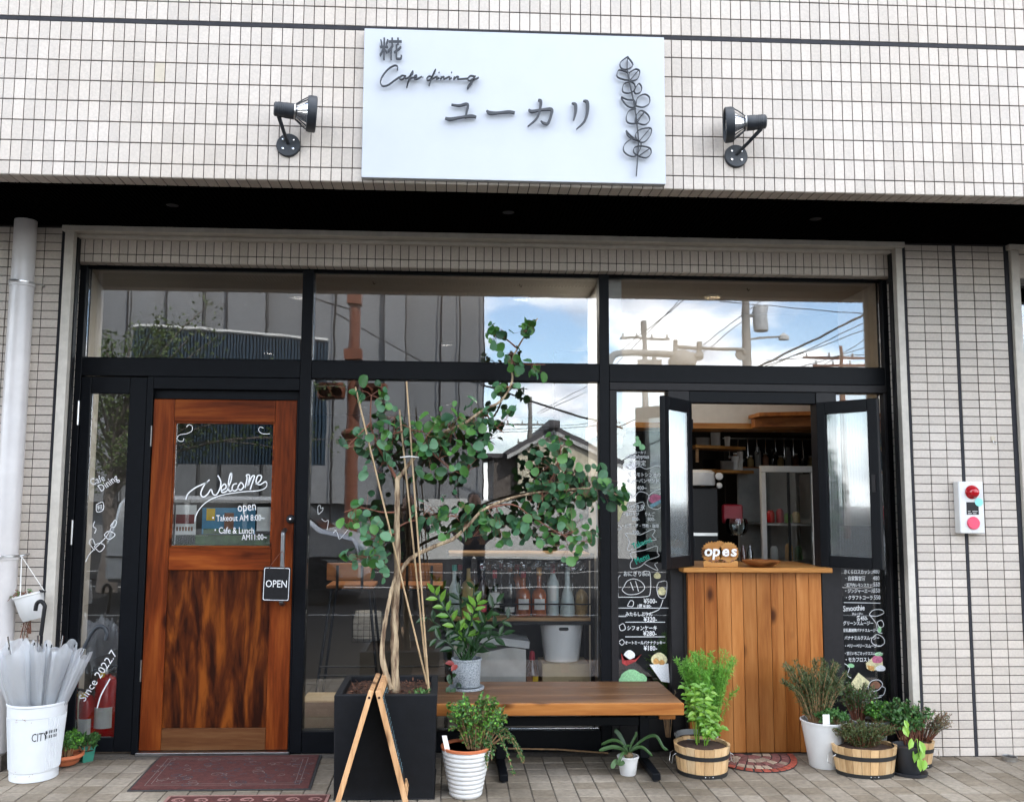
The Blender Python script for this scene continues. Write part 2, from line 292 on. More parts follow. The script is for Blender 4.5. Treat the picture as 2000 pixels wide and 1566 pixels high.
# ------------------------------------------------------------------ mesh helpers
ORG = {}
class MB:
    def __init__(s): s.v = []; s.f = []
    def add(s, vs, fs):
        n = len(s.v); s.v += [tuple(q) for q in vs]; s.f += [tuple(i+n for i in f) for f in fs]; return s
    def box(s, x0, x1, y0, y1, z0, z1, M=None):
        vs = [V((x, y, z)) for x in (x0, x1) for y in (y0, y1) for z in (z0, z1)]
        if M: vs = [M @ q for q in vs]
        return s.add(vs, [(0, 1, 3, 2), (4, 6, 7, 5), (0, 4, 5, 1), (2, 3, 7, 6), (0, 2, 6, 4), (1, 5, 7, 3)])
    def bar(s, a, b, wx, wy):     # square bar between points
        a, b = V(a), V(b); d = (b-a); M = d.to_track_quat('Z', 'Y').to_matrix().to_4x4(); M.translation = a
        return s.box(-wx/2, wx/2, -wy/2, wy/2, 0, d.length, M)
    def tube(s, pts, r, n=8, cap=True):
        pts = [V(p) for p in pts]; m = len(pts); rs = r if isinstance(r, (list, tuple)) else [r]*m
        vs = []; fs = []; up = None
        for i, p in enumerate(pts):
            t = (pts[min(i+1, m-1)]-pts[max(i-1, 0)]).normalized()
            if up is None: up = t.orthogonal().normalized()
            up = (up-t*up.dot(t)); up = up.normalized() if up.length > 1e-6 else t.orthogonal().normalized()
            sd_ = t.cross(up)
            vs += [p+(up*cos(2*pi*k/n)+sd_*sin(2*pi*k/n))*rs[i] for k in range(n)]
        for i in range(m-1):
            for k in range(n): fs.append((i*n+k, i*n+(k+1) % n, (i+1)*n+(k+1) % n, (i+1)*n+k))
        if cap: fs += [tuple(range(n-1, -1, -1)), tuple(range((m-1)*n, m*n))]
        return s.add(vs, fs)
    def lathe(s, prof, c=(0, 0, 0), n=28, M=None, sx=1, sy=1):
        vs = []; fs = []; c = V(c)
        for r, z in prof:
            for k in range(n):
                q = V((r*sx*cos(2*pi*k/n), r*sy*sin(2*pi*k/n), z)); vs.append((M @ q if M else q)+c)
        for i in range(len(prof)-1):
            for k in range(n): fs.append((i*n+k, i*n+(k+1) % n, (i+1)*n+(k+1) % n, (i+1)*n+k))
        if prof[0][0] > 1e-5: fs.append(tuple(range(n-1, -1, -1)))
        if prof[-1][0] > 1e-5: fs.append(tuple(range((len(prof)-1)*n, len(prof)*n)))
        return s.add(vs, fs)
    def prism(s, poly, mp, a, b):     # poly [(u,v)], mp(u,v,w)->xyz
        n = len(poly); vs = [mp(u, v, a) for u, v in poly]+[mp(u, v, b) for u, v in poly]
        return s.add(vs, [tuple(range(n)), tuple(range(2*n-1, n-1, -1))]+[(i, i+n, (i+1) % n+n, (i+1) % n) for i in range(n)])
    def ribbon(s, pts, mp, d0=0, d1=None, smooth=4):   # pts [(u,v,width)], flat or solid brush stroke
        P = []
        m = len(pts)
        for i in range(m-1):
            p0, p1, p2, p3 = pts[max(i-1, 0)], pts[i], pts[i+1], pts[min(i+2, m-1)]
            for k in range(smooth):
                t = k/smooth
                P.append([.5*(2*p1[j]+(p2[j]-p0[j])*t+(2*p0[j]-5*p1[j]+4*p2[j]-p3[j])*t*t+(3*p1[j]-p0[j]-3*p2[j]+p3[j])*t**3) for j in range(3)])
        P.append(list(pts[-1])); m = len(P); l = []; r = []
        for i, (x, y, w_) in enumerate(P):
            a, b = P[max(i-1, 0)], P[min(i+1, m-1)]; dx, dy = b[0]-a[0], b[1]-a[1]; q = math.hypot(dx, dy) or 1
            nx, ny = -dy/q*w_/2, dx/q*w_/2; l.append((x+nx, y+ny)); r.append((x-nx, y-ny))
        if d1 is None:
            return s.add([mp(*p, d0) for p in l+r], [(i, i+1, m+i+1, m+i) for i in range(m-1)])
        vs = [mp(*p, d) for d in (d0, d1) for p in l+r]; fs = []
        for i in range(m-1):
            fs += [(i, i+1, m+i+1, m+i), (2*m+i, 3*m+i, 3*m+i+1, 2*m+i+1), (i, 2*m+i, 2*m+i+1, i+1), (m+i, m+i+1, 3*m+i+1, 3*m+i)]
        fs += [(0, m, 3*m, 2*m), (m-1, 3*m-1, 4*m-1, 2*m-1)]
        return s.add(vs, fs)
    def leaf(s, p, d, nrm, Ln, Wd, cup=.15, k=6):
        d = V(d).normalized(); nrm = V(nrm); sd_ = d.cross(nrm); sd_ = sd_.normalized() if sd_.length > 1e-5 else d.orthogonal().normalized(); nr = sd_.cross(d)
        p = V(p)
        if k == 4:
            return s.add([p, p+d*Ln*.5+sd_*Wd/2+nr*cup*Wd, p+d*Ln, p+d*Ln*.5-sd_*Wd/2+nr*cup*Wd], [(0, 1, 2, 3)])
        vs = [p, p+d*Ln*.28+sd_*Wd*.42+nr*cup*Wd, p+d*Ln*.62+sd_*Wd*.46+nr*cup*Wd, p+d*Ln-nr*cup*Ln*.3, p+d*Ln*.62-sd_*Wd*.46+nr*cup*Wd, p+d*Ln*.28-sd_*Wd*.42+nr*cup*Wd, p+d*Ln*.45]
        return s.add(vs, [(0, 1, 6), (1, 2, 6), (2, 3, 6), (3, 4, 6), (4, 5, 6), (5, 0, 6)])
    def text(s, body, mp, size, d=0, bold=0, align='LEFT'):
        c = bpy.data.curves.new('t', 'FONT'); c.body = body; c.size = size; c.offset = bold; c.align_x = align; c.resolution_u = 2
        o = bpy.data.objects.new('t', c); m = bpy.data.meshes.new_from_object(o)
        s.add([mp(q.co.x, q.co.y, d) for q in m.vertices], [tuple(p.vertices) for p in m.polygons])
        bpy.data.objects.remove(o); bpy.data.curves.remove(c); bpy.data.meshes.remove(m); return s
    def mesh(s, name, m, o=(0, 0, 0), smooth=False, bevel=0, ang=40):
        me = bpy.data.meshes.new(name); ox, oy, oz = o
        me.from_pydata([(x-ox, y-oy, z-oz) for x, y, z in s.v], [], s.f); me.materials.append(MT[m])
        bm = bmesh.new(); bm.from_mesh(me)
        if bevel:
            bmesh.ops.bevel(bm, geom=[e for e in bm.edges], offset=bevel, segments=1, affect='EDGES', profile=.5)
        bmesh.ops.recalc_face_normals(bm, faces=bm.faces)
        bm.to_mesh(me); bm.free()
        if smooth: me.shade_smooth(); me.set_sharp_from_angle(angle=R(ang))
        return me
    def build(s, name, m, parent=None, smooth=False, bevel=0, kind=None, label=None, ang=40):
        o_ = ORG.get(parent.name, (0, 0, 0)) if parent else (0, 0, 0)
        ob = bpy.data.objects.new(name, s.mesh(name, m, o_, smooth, bevel, ang)); COL.objects.link(ob)
        if parent: ob.parent = parent
        ORG[ob.name] = o_
        if kind: ob['kind'] = kind
        if label: ob['label'] = label
        return ob
def tag(o, label=None, cat=None, group=None, kind=None):
    if label: o['label'] = label
    if cat: o['category'] = cat
    if group: o['group'] = group
    if kind: o['kind'] = kind
    return o
def thing(name, loc, label, cat, group=None):
    o = bpy.data.objects.new(name, None); COL.objects.link(o); o.location = loc; o.empty_display_size = .1; ORG[o.name] = tuple(loc)
    return tag(o, label, cat, group)
def inst(me, name, parent, loc, rot=None, scl=None):
    o = bpy.data.objects.new(name, me); COL.objects.link(o); o.parent = parent
    g = ORG[parent.name]; o.location = (loc[0]-g[0], loc[1]-g[1], loc[2]-g[2])
    if rot: o.rotation_euler = rot
    if scl: o.scale = scl
    ORG[o.name] = tuple(loc); return o
def copy_tree(o, dloc, parent=None):
    c = o.copy(); COL.objects.link(c)
    if parent: c.parent = parent
    else: c.location = V(o.location)+V(dloc)
    g = ORG[o.name]; ORG[c.name] = (g[0]+dloc[0], g[1]+dloc[1], g[2]+dloc[2])
    for ch in [q for q in bpy.data.objects if q.parent == o]: copy_tree(ch, dloc, c)
    return c
def one(name, mb, m, label, cat, group=None, kind=None, **k):
    return tag(mb.build(name, m, None, **k), label, cat, group, kind)
def box(*a): return MB().box(*a)
_tm = {}
FR = {'-y': (V((1, 0, 0)), V((0, 0, 1)), V((0, -1, 0))), '+z': (V((1, 0, 0)), V((0, 1, 0)), V((0, 0, 1))), '-z': (V((1, 0, 0)), V((0, 1, 0)), V((0, 0, -1))),
      '+x': (V((0, 1, 0)), V((0, 0, 1)), V((1, 0, 0))), '-x': (V((0, 1, 0)), V((0, 0, 1)), V((-1, 0, 0)))}
def tile_geo(w_, h, d, fr, c=.0018):
    U, W_, Nn = FR[fr]; a, b = w_/2, h/2; vs = []
    for q, x, y in ((0, a, b), (d-c, a, b), (d, a-c, b-c)):
        vs += [U*sx*x+W_*sy*y+Nn*q for sx, sy in ((-1, -1), (1, -1), (1, 1), (-1, 1))]
    fs = [(8, 9, 10, 11)]
    for k in (0, 4): fs += [(k+i, k+(i+1) % 4, k+4+(i+1) % 4, k+4+i) for i in range(4)]
    return vs, fs
def tiles(parent, lst, fr, m, d, limit=300, name='tile', jit=.0005, special=None):
    lst = sorted(lst, key=lambda t: -seen(t[0]))
    rest = MB(); nn = FR[fr][2]
    for i, (c, w_, h) in enumerate(lst):
        c = V(c)+nn*random.uniform(-jit, jit)
        mm = special(c) if special else m
        if i < limit and seen(c):
            key = (round(w_, 4), round(h, 4), fr, mm, d)
            if key not in _tm:
                t = MB(); t.add(*tile_geo(w_, h, d, fr)); _tm[key] = t.mesh(name, mm)
            inst(_tm[key], name, parent, c)
        else:
            g = tile_geo(w_, h, d, fr); rest.add([q+c for q in g[0]], g[1])
    if rest.f: rest.build(name, m, parent, kind='stuff')
def smooth_pts(pts, k=5):
    P = []; pts = [V(p) for p in pts]; m = len(pts)
    for i in range(m-1):
        a, b, c, d = pts[max(i-1, 0)], pts[i], pts[i+1], pts[min(i+2, m-1)]
        for j in range(k):
            t = j/k; P.append(.5*(2*b+(c-a)*t+(2*a-5*b+4*c-d)*t*t+(3*b-a-3*c+d)*t**3))
    P.append(pts[-1]); return P
def rs(a, b): return random.uniform(a, b)
# ================================================================== SETTING
def ident(u, v, w_): return (u, w_, v)
# ---- ground
g = one('ground', box(-300, 300, -400, 60, -.30, -.012), 'asphalt', 'dark asphalt of the street and forecourt', 'ground', kind='structure')
pv = thing('pavement', (2.8, -1.2, 0), 'grey-beige square tiled pavement along the shopfront', 'pavement'); pv['kind'] = 'structure'; del pv['category']
box(-3, 9, -1.86, .24, -.14, -.004).build('bed', 'floor_grout', pv)
T = .1125; ts = []
for i in range(-30, 57):
    for j in range(0, 17):
        ts.append(((2.97+(i-.5-24+24)*T-2.97+2.97-2.7, .05-(j+.5)*T, -.004), T-.006, T-.006))
ts = [t for t in ts if -2.8 < t[0][0] < 8.8]
tiles(pv, ts, '+z', 'floor_tile', .0045, 300, 'floor_tile', jit=.0012)
for k, (y, wd) in enumerate(((-5.9, .06), (-9.5, .12), (-12.6, .12))):
    o = one('road_line', box(-30, 30, y-wd/2, y+wd/2, -.012, -.008), 'white_line', 'painted white line on the asphalt, number %d out from the shopfront' % (k+1), 'line', 'white lines on the asphalt', 'structure')
    del o['category']
st = thing('entrance_step', (.0, -.1, 0), 'low tiled step at the far left below the white downpipe', 'step')
box(-1.5, .205, -.17, 0, 0, .085).build('core', 'floor_grout', st)
tiles(st, [((-.01-i*.105+.105, -.17, .043), .10, .078) for i in range(12)], '-y', 'floor_tile', .004, 60)
tiles(st, [((-.01-i*.105+.105, -.125+j*.082, .085), .10, .077) for i in range(12) for j in range(2)], '+z', 'floor_tile', .004, 60)
# ---- fascia
FY = -.973
fa = thing('fascia_wall', (2.9, FY, 2.945), 'white tiled fascia wall carrying the shop sign above the black soffit', 'wall')
box(-2, 8.5, FY+.004, -.862, 2.949, 5.7).build('backing', 'grout', fa)
zr = [2.945, 3.0128, 3.1128, 3.2128, 3.3128, 3.4128, 3.5128, 3.6128, 3.706]
rows = list(zip(zr[:-1], zr[1:])); z = 3.726; rows.append((z, 3.82))
for k in range(10): rows.append((3.82+.1*k, 3.92+.1*k))
ts = []
for i in range(-34, 128):
    for a, b in rows: ts.append(((.4898+.05*i, FY+.006, (a+b)/2), .0462, b-a-.0045))
def patch(c):
    return 'tile_patch' if (abs(c.x-1.135) < .03 and abs(c.z-3.46) < .04) or (abs(c.x-1.684) < .03 and abs(c.z-3.66) < .05) else 'tile'
tiles(fa, ts, '-y', 'tile', .006, 300, special=patch)
tiles(fa, [((.4898+.05*i, -.9175, 2.949), .0462, .104) for i in range(-34, 128)], '-z', 'tile', .004, 0, 'lip_tile')
box(-2, 8.5, FY+.001, FY+.004, 3.7065, 3.7255).build('joint', 'seal', fa)
sf = thing('canopy_soffit', (2.9, -.4, 3.0), 'black slatted soffit under the tiled fascia', 'soffit')
box(-2, 8.5, -.861, .30, 3.012, 3.20).build('slab', 'soffit', sf)
m = MB()
for i in range(420): m.box(-2+i*.025, -2+i*.025+.014, -.860, .0, 3.0, 3.012)
m.build('slat', 'soffit', sf, kind='stuff')
for x, y in ((1.05, -.42), (2.85, -.42), (4.55, -.42)):
    l = MB().lathe([(.03, .0), (.052, .0), (.055, -.006), (.05, -.009), (.035, -.006), (.03, .0)], (x, y, 3.0), 20).build('recessed_light', 'soffit', sf, True)
    MB().lathe([(.033, 0), (.0, .004)], (x, y, 2.996), 16).build('lens', 'alu2', l)
bs = thing('building_shell', (2.9, 5, 0), 'dim plain walls of the cafe interior seen through the glass', 'building')
box(-2, 8.5, .30, 9.6, 2.86, 3.20).build('roof_slab', 'soffit', bs)
box(-7, 14, -.860, 9.6, 3.201, 8.5).build('sun_block_storey', 'tile', bs)  # unseen mass added to keep the sun off the shopfront and forecourt
box(-.62, 5.6, .255, 9.4, 2.81, 2.86).build('ceiling', 'plaster', bs)
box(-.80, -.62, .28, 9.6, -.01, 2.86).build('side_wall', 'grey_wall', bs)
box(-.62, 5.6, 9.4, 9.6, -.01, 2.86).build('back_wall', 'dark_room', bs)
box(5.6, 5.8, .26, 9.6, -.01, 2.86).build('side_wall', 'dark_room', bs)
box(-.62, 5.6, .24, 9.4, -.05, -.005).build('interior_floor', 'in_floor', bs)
MB().prism([(.345, .245), (.37, .245), (.25, .76), (.05, .76), (-.62, .70), (-.62, .245)], lambda u, v, w_: (u, v, w_), -.005, 2.81).build('nib_wall', 'wall_white', bs)
box(5.21, 5.6, .245, .80, -.005, 2.81).build('nib_wall', 'wall_white', bs)
box(3.475, 3.60, .26, .80, 1.93, 2.81).build('partition_wall', 'wall_white', bs)
box(3.475, 3.60, .26, .80, .0, 1.84).build('partition_wall', 'plaster', bs)
box(3.46, 3.62, .255, .82, 1.84, 1.93).build('wood_beam', 'counter_top', bs)
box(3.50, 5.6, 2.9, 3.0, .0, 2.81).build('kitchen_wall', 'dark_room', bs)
# ---- walls
def wall(name, label, x0, x1, joints, loc, extra=None):
    t = thing(name, loc, label, 'wall')
    box(x0, x1, .004, .26, -.02, 3.0).build('backing', 'grout', t)
    L_ = []
    for k in range(-1, 59):
        zt = 2.952-.05*k; zb = max(zt-.05, .002); zt = min(zt, 2.99)
        if zt-zb < .01: continue
        for a, b in joints: L_.append((((a+b)/2, .006, (zt+zb)/2), b-a-.004, zt-zb-.004))
    tiles(t, L_, '-y', 'tile', .006, 300)
    return t
wl = wall('tiled_wall', 'beige tiled wall behind the white downpipe left of the entrance', -2, .345, [(.2-.1*(k+1), .2-.1*k) for k in range(14)]+[(.2, .296)], (-.2, 0, 0))
wr = wall('tiled_wall', 'beige tiled wall carrying the fire alarm box right of the takeout hatch', 5.232, 5.90, [(5.274, 5.3778), (5.3778, 5.4778), (5.4778, 5.566), (5.584, 5.6908-.001), (5.6908, 5.7908), (5.7908, 5.886)], (5.58, 0, 0))
for t, a, b in ((wl, .297, .319), (wr, 5.247, 5.273), (wr, 5.567, 5.583), (wr, 5.887, 5.914)):
    box(a, b, .001, .004, 0, 3.0).build('joint', 'seal', t)
rv = []
for k in range(-1, 57):
    zt = 2.952-.05*k-.02; zb = max(zt-.05, .002)
    if zt < 2.81: rv.append((zb, zt))
tiles(wl, [((.341, .105, (a+b)/2), .085, b-a-.004) for a, b in rv], '+x', 'tile', .006, 60, 'reveal_tile')
tiles(wr, [((5.236, .105, (a+b)/2), .085, b-a-.004) for a, b in rv], '-x', 'tile', .006, 60, 'reveal_tile')
ln = thing('tiled_lintel', (2.8, .07, 2.81), 'row of upright beige tiles on the lintel over the shop window', 'lintel')
box(.347, 5.230, .074, .26, 2.815, 3.0).build('backing', 'grout', ln)
lt = []
for i in range(98):
    x = .3475+.0498*i+.0249
    lt += [((x, .076, 2.9095), .0458, .098), ((x, .076, 2.8355), .0458, .042)]
tiles(ln, lt, '-y', 'tile', .006, 300)
tiles(ln, [((.3475+.0498*i+.0249, .113, 2.815), .0458, .074) for i in range(98)], '-z', 'tile', .004, 0, 'lip_tile')
sj = thing('shutter_frame', (2.8, -.02, 0), 'cream painted steel frame posts and header around the shopfront', 'frame')
box(.321, .371, -.022, .055, .0, 2.962).build('post', 'cream', sj, bevel=.002)
box(5.204, 5.2455, -.022, .055, .0, 2.962).build('post', 'cream', sj, bevel=.002)
box(.306, 5.258, -.034, .066, 2.964, 2.996).build('header', 'cream', sj, bevel=.002)
box(.372, 5.203, .030, .067, 2.942, 2.962).build('header_board', 'cream', sj, bevel=.002)
box(.3725, .380, .02, .06, 0, 2.94).build('guide_slot', 'black', sj); box(5.195, 5.2025, .02, .06, 0, 2.94).build('guide_slot', 'black', sj)
# ---- neighbour shopfront at the right edge
nb = thing('neighbour_shopfront', (6.6, .1, 0), 'cream framed window of the next shop cut off at the right edge', 'window')
box(5.916, 5.966, -.022, .055, 0, 2.962).build('post', 'cream', nb, bevel=.002)
box(5.90, 8.5, -.034, .066, 2.964, 2.996).build('header', 'cream', nb, bevel=.002)
box(5.966, 8.5, .074, .26, 2.815, 2.962).build('lintel', 'tile', nb)
box(5.90, 5.99, .15, .23, 0, 2.81).build('stile', 'alu', nb)
box(5.99, 8.5, .15, .23, 2.15, 2.255).build('transom', 'alu', nb)
box(5.99, 8.5, .19, .198, 0, 2.81).build('pane', 'glass', nb)
box(5.9, 8.5, 1.5, 1.55, 0, 2.81).build('back_wall', 'dark_room', nb)
# ---- storefront frame
fr = thing('storefront_frame', (2.8, .16, 0), 'black aluminium shop window frame spanning the whole opening', 'window')
def member(n, x0, x1, z0, z1, m='alu', y0=.15, y1=.235, p=fr): return box(x0, x1, y0, y1, z0, z1).build(n, m, p, bevel=.0025)
member('stile', .346, .382, 0, 2.86); member('stile', 5.20, 5.231, 0, 2.86)
member('head_rail', .383, 5.199, 2.808, 2.858)
member('mullion', 1.655, 1.72, 0, 2.807, y0=.146); member('mullion', 3.441, 3.501, 0, 2.807, y0=.146)
for a, b in ((.383, 1.654), (1.721, 3.440), (3.502, 5.199)): member('transom', a, b, 2.152, 2.255)
member('bottom_rail', 1.721, 3.440, 0, .118); member('door_post', .766, .801, 0, 2.150)
member('door_head', .802, 1.654, 2.078, 2.150); member('door_stop', .802, 1.654, 2.022, 2.077, y0=.185)
member('door_jamb', 1.642, 1.654, 0, 2.021, y0=.155)
for a, b in ((.383, 1.654), (1.721, 3.440), (3.502, 5.199)):     # raised beads round the transom lights
    member('glazing_bead', a, b, 2.256, 2.266, y0=.175, y1=.188); member('glazing_bead', a, b, 2.797, 2.807, y0=.175, y1=.188)
def pane(x0, x1, z0, z1, p=fr, m='glass', y=.196): return box(x0, x1, y, y+.007, z0, z1).build('pane', m, p)
pane(.3825, 1.6545, 2.2555, 2.8075); pane(1.7205, 3.4405, 2.2555, 2.8075); pane(3.5015, 5.1995, 2.2555, 2.8075)
big = pane(1.7205, 3.4405, .1185, 2.1515)
# right bay sub-frame
member('hatch_head', 3.502, 5.199, 2.104, 2.150, 'alu2', y0=.140)
member('hatch_stile', 3.502, 3.544, 0, 2.103, 'alu2', y0=.142); member('hatch_post', 3.856, 3.984, 0, 2.103, 'alu2', y0=.142)
member('hatch_post', 4.762, 4.886, 0, 2.103, 'alu2', y0=.142); member('hatch_stile', 5.183, 5.199, 0, 2.103, 'alu2', y0=.142)
member('hatch_lintel', 3.985, 4.761, 2.034, 2.103, 'alu', y0=.150)
member('sill_rail', 3.545, 3.855, 0, .25, 'alu2'); member('sill_rail', 4.887, 5.182, 0, .262, 'alu2')
menuL = pane(3.5445, 3.8555, .2505, 2.1035); menuR = pane(4.8865, 5.1825, .2625, 2.1035, m='glass')
mbd = one('menu_backboard', box(3.546, 3.854, .216, .224, .251, 1.76), 'board_black', 'black board behind the chalk lettered glass left of the hatch', 'board')
mbd2 = one('menu_backboard', box(4.888, 5.181, .216, .224, .263, 1.30), 'board_black', 'black board behind the drinks menu glass right of the hatch', 'board')
# ---- narrow glazed side leaf
sl_ = thing('side_leaf', (.57, .16, 0), 'narrow black framed glass leaf with white script left of the wooden door', 'window')
for a, b, c, d in ((.384, .440, .012, 2.146), (.664, .764, .012, 2.146), (.441, .663, 2.048, 2.146), (.441, .663, .012, .088)):
    box(a, b, .158, .20, c, d).build('rail' if b-a > .15 else 'stile', 'alu', sl_, bevel=.003)
slp = box(.4405, .6635, .182, .188, .0885, 2.0475).build('pane', 'glass', sl_)
for z in (1.93, 1.24):
    MB().tube([(.379, .146, z-.07), (.379, .146, z+.07)], .007, 8).build('hinge', 'steel', sl_)
# ---- wooden door
dr = thing('entrance_door', (1.22, .165, 0), 'reddish brown wooden entrance door with a glazed upper half', 'door')
DY0, DY1 = .163, .203
box(.804, .926, DY0, DY1, .016, 2.018).build('stile', 'door_wood', dr, bevel=.003)
box(1.514, 1.640, DY0, DY1, .016, 2.018).build('stile', 'door_wood', dr, bevel=.003)
box(.927, 1.513, DY0, DY1, 1.888, 2.018).build('top_rail', 'door_rail', dr, bevel=.003)
box(.927, 1.513, DY0, DY1, 1.026, 1.156).build('middle_rail', 'door_rail', dr, bevel=.003)
box(.927, 1.513, DY0, DY1, .016, .137).build('bottom_rail', 'door_low', dr, bevel=.003)
box(.927, 1.513, DY0+.012, DY1-.01, .138, 1.025).build('lower_panel', 'door_panel', dr)
for a, b, c, d in ((.927, .937, 1.157, 1.887), (1.503, 1.513, 1.157, 1.887), (.938, 1.502, 1.157, 1.166), (.938, 1.502, 1.878, 1.887)):
    box(a, b, DY0+.008, DY1-.006, c, d).build('glazing_bead', 'door_rail', dr)
dp = box(.9375, 1.5025, .182, .188, 1.1665, 1.8775).build('pane', 'glass_dim', dr)
for z in (1.80, .46): box(.796, .804, .150, .164, z-.06, z+.06).build('hinge', 'steel', dr)
hd = MB(); hd.tube(smooth_pts([(1.592, .155, 1.26), (1.592, .105, 1.245), (1.592, .098, 1.20), (1.592, .098, .95), (1.592, .098, .87), (1.592, .105, .845), (1.592, .155, .835)]), .0135, 10)
hd.build('handle', 'handle_steel', dr, True, label='vertical brushed metal pull handle')
MB().lathe([(.026, 0), (.026, .008), (.019, .016), (.019, .026), (.010, .030), (.0, .030)], (1.623, .162, 1.322), 18, Matrix.Rotation(R(90), 4, 'X')).build('lock', 'black', dr, True)
MB().lathe([(.006, .031), (.0, .033)], (1.623, .162, 1.322), 10, Matrix.Rotation(R(90), 4, 'X')).build('keyhole', 'chrome', dr)
th = one('door_threshold', box(.80, 1.655, .12, .24, -.003, .014), 'steel', 'worn grey metal threshold strip under the wooden door', 'threshold', bevel=.002)
# OPEN plate
op = thing('open_sign', (1.568, .07, .96), 'black rounded OPEN plate hanging from the door handle', 'sign')
def rrect(x0, x1, z0, z1, r=.008, n=4):
    P = []
    for cx, cz, a0 in ((x1-r, z1-r, 0), (x0+r, z1-r, 90), (x0+r, z0+r, 180), (x1-r, z0+r, 270)):
        P += [(cx+r*cos(R(a0+90*k/n)), cz+r*sin(R(a0+90*k/n))) for k in range(n+1)]
    return P
tl = Matrix.Rotation(R(1.2), 3, 'Y')
def opm(u, v, w_):
    q = tl @ V((u, 0, v)); return (1.568+q.x, w_, .957+q.z)
MB().prism(rrect(-.077, .077, -.096, .096), opm, .066, .074).build('plate', 'black', op)
m = MB(); P = rrect(-.072, .072, -.091, .091); Q = rrect(-.069, .069, -.088, .088)
n = len(P); m.add([opm(u, v, .0655) for u, v in P+Q], [(i, (i+1) % n, n+(i+1) % n, n+i) for i in range(n)]); m.build('border', 'chalk', op)
MB().text('OPEN', lambda u, v, w_: opm(u*.82, v-.018, w_), .058, .0653, 0, 'CENTER').build('lettering', 'chalk', op)
m = MB(); m.tube([(1.525, .07, 1.052), (1.580, .083, 1.13), (1.592, .084, 1.14)], .0016, 5); m.tube([(1.612, .07, 1.052), (1.600, .083, 1.13), (1.592, .084, 1.14)], .0016, 5)
m.build('string', 'redtwig', op)
for x in (1.525, 1.612): MB().lathe([(.004, 0), (.0, .004)], (x, .0655, 1.048), 8, Matrix.Rotation(R(90), 4, 'X')).build('eyelet', 'chrome', op)
# ---- counter under the hatch
ct = thing('takeout_counter', (4.34, .12, 0), 'orange wooden plank counter under the open takeout hatch', 'counter')
xs = [3.944, 3.985, 4.043, 4.118, 4.200, 4.272, 4.352, 4.437, 4.512, 4.590, 4.664, 4.742]
for a, b in zip(xs[:-1], xs[1:]):
    dy = rs(-.002, .002); box(a+.0012, b-.0012, .098+dy, .126, .004, 1.028).build('plank', 'plank', ct, bevel=.0015)
box(3.93, 4.75, .127, .60, .0, 1.02).build('carcass', 'dark_room', ct)
box(3.905, 4.79, .045, .66, 1.030, 1.058).build('counter_top', 'counter_top', ct, bevel=.004)
# ---- hatch shutters
def shutter(name, hx, sgn, th_, label):
    t = thing(name, (hx, .14, 1.06), label, 'shutter', 'hatch shutters')
    a = R(th_); d = V((sgn*cos(a), -sin(a), 0)); nr = V((-d.y, d.x, 0))
    def mp(u, v, w_): q = V((hx, .14, 0))+d*u+nr*w_; return (q.x, q.y, v)
    def bx(n, u0, u1, z0, z1, m_='alu'): MB().prism([(u0, z0), (u1, z0), (u1, z1), (u0, z1)], mp, -.016, .016).build(n, m_, t, bevel=.003)
    bx('stile', .004, .058, 1.062, 2.038); bx('stile', .312, .370, 1.062, 2.038); bx('rail', .0585, .3115, 1.965, 2.038); bx('rail', .0585, .3115, 1.062, 1.128)
    m = MB(); nR = 15; P = []
    for i in range(nR*4+1):
        u = .0585+(.253)*i/(nR*4); P.append((u, .0042*cos(2*pi*i/4)))
    vs = []
    for u, w_ in P: vs += [mp(u, 1.128, .003+w_), mp(u, 1.965, .003+w_)]
    m.add(vs, [(2*i, 2*i+2, 2*i+3, 2*i+1) for i in range(len(P)-1)])
    m.add([mp(.0585, 1.128, -.002), mp(.3115, 1.128, -.002), mp(.3115, 1.965, -.002), mp(.0585, 1.965, -.002)], [(0, 1, 2, 3)])
    m.build('reeded_pane', 'reeded', t, True)
    for z in (1.2, 1.9): MB().tube([mp(-.002, z-.03, .012), mp(-.002, z+.03, .012)], .007, 8).build('hinge', 'alu', t)
    MB().prism([(.33, 1.5), (.35, 1.5), (.35, 1.6), (.33, 1.6)], mp, -.024, -.017).build('latch', 'alu2', t)
shutter('hatch_shutter', 3.985, 1, 130, 'ribbed glass hatch shutter swung open beside the chalk food menu')
shutter('hatch_shutter', 4.762, -1, 130, 'ribbed glass hatch shutter swung open above the drinks menu')
# ================================================================== WALL FITTINGS
# ---- shop sign
sg = thing('shop_sign', (2.84, -1.0, 2.957), 'large white shop sign board with dark raised lettering and a wire sprig', 'sign')
box(2.1125, 3.571, -1.005, -.974, 2.957, 3.698).build('board', 'sign_white', sg, bevel=.002)
def smap(x, y, w_): return (2.1125+(x-91)/1777*1.4585, w_, 3.698-(y-72-.030*(x-91))/886*.741)
def let(strokes, name='letter', lab=None):
    m = MB()
    for k, s in enumerate(strokes): m.ribbon(s, smap, -1.028-.0005*k, -1.016)
    return m.build(name, 'letter', sg, label=lab)
let([[(606, 542, 9), (650, 548, 12), (700, 540, 15), (694, 590, 12), (688, 622, 11)], [(571, 622, 12), (600, 628, 17), (660, 618, 12), (720, 610, 16), (751, 617, 12)]])
let([[(811, 578, 9), (830, 592, 20), (880, 592, 14), (940, 586, 16), (976, 592, 14)]])
let([[(1057, 572, 8), (1075, 584, 17), (1130, 575, 12), (1190, 572, 18), (1188, 610, 15), (1170, 655, 15), (1148, 655, 12), (1128, 640, 4)], [(1112, 516, 10), (1128, 524, 17), (1124, 570, 14), (1104, 626, 11), (1052, 673, 5)]])
let([[(1310, 536, 6), (1332, 544, 17), (1333, 590, 15), (1322, 636, 8)], [(1378, 522, 8), (1402, 530, 18), (1402, 590, 17), (1384, 645, 13), (1338, 690, 4)]])
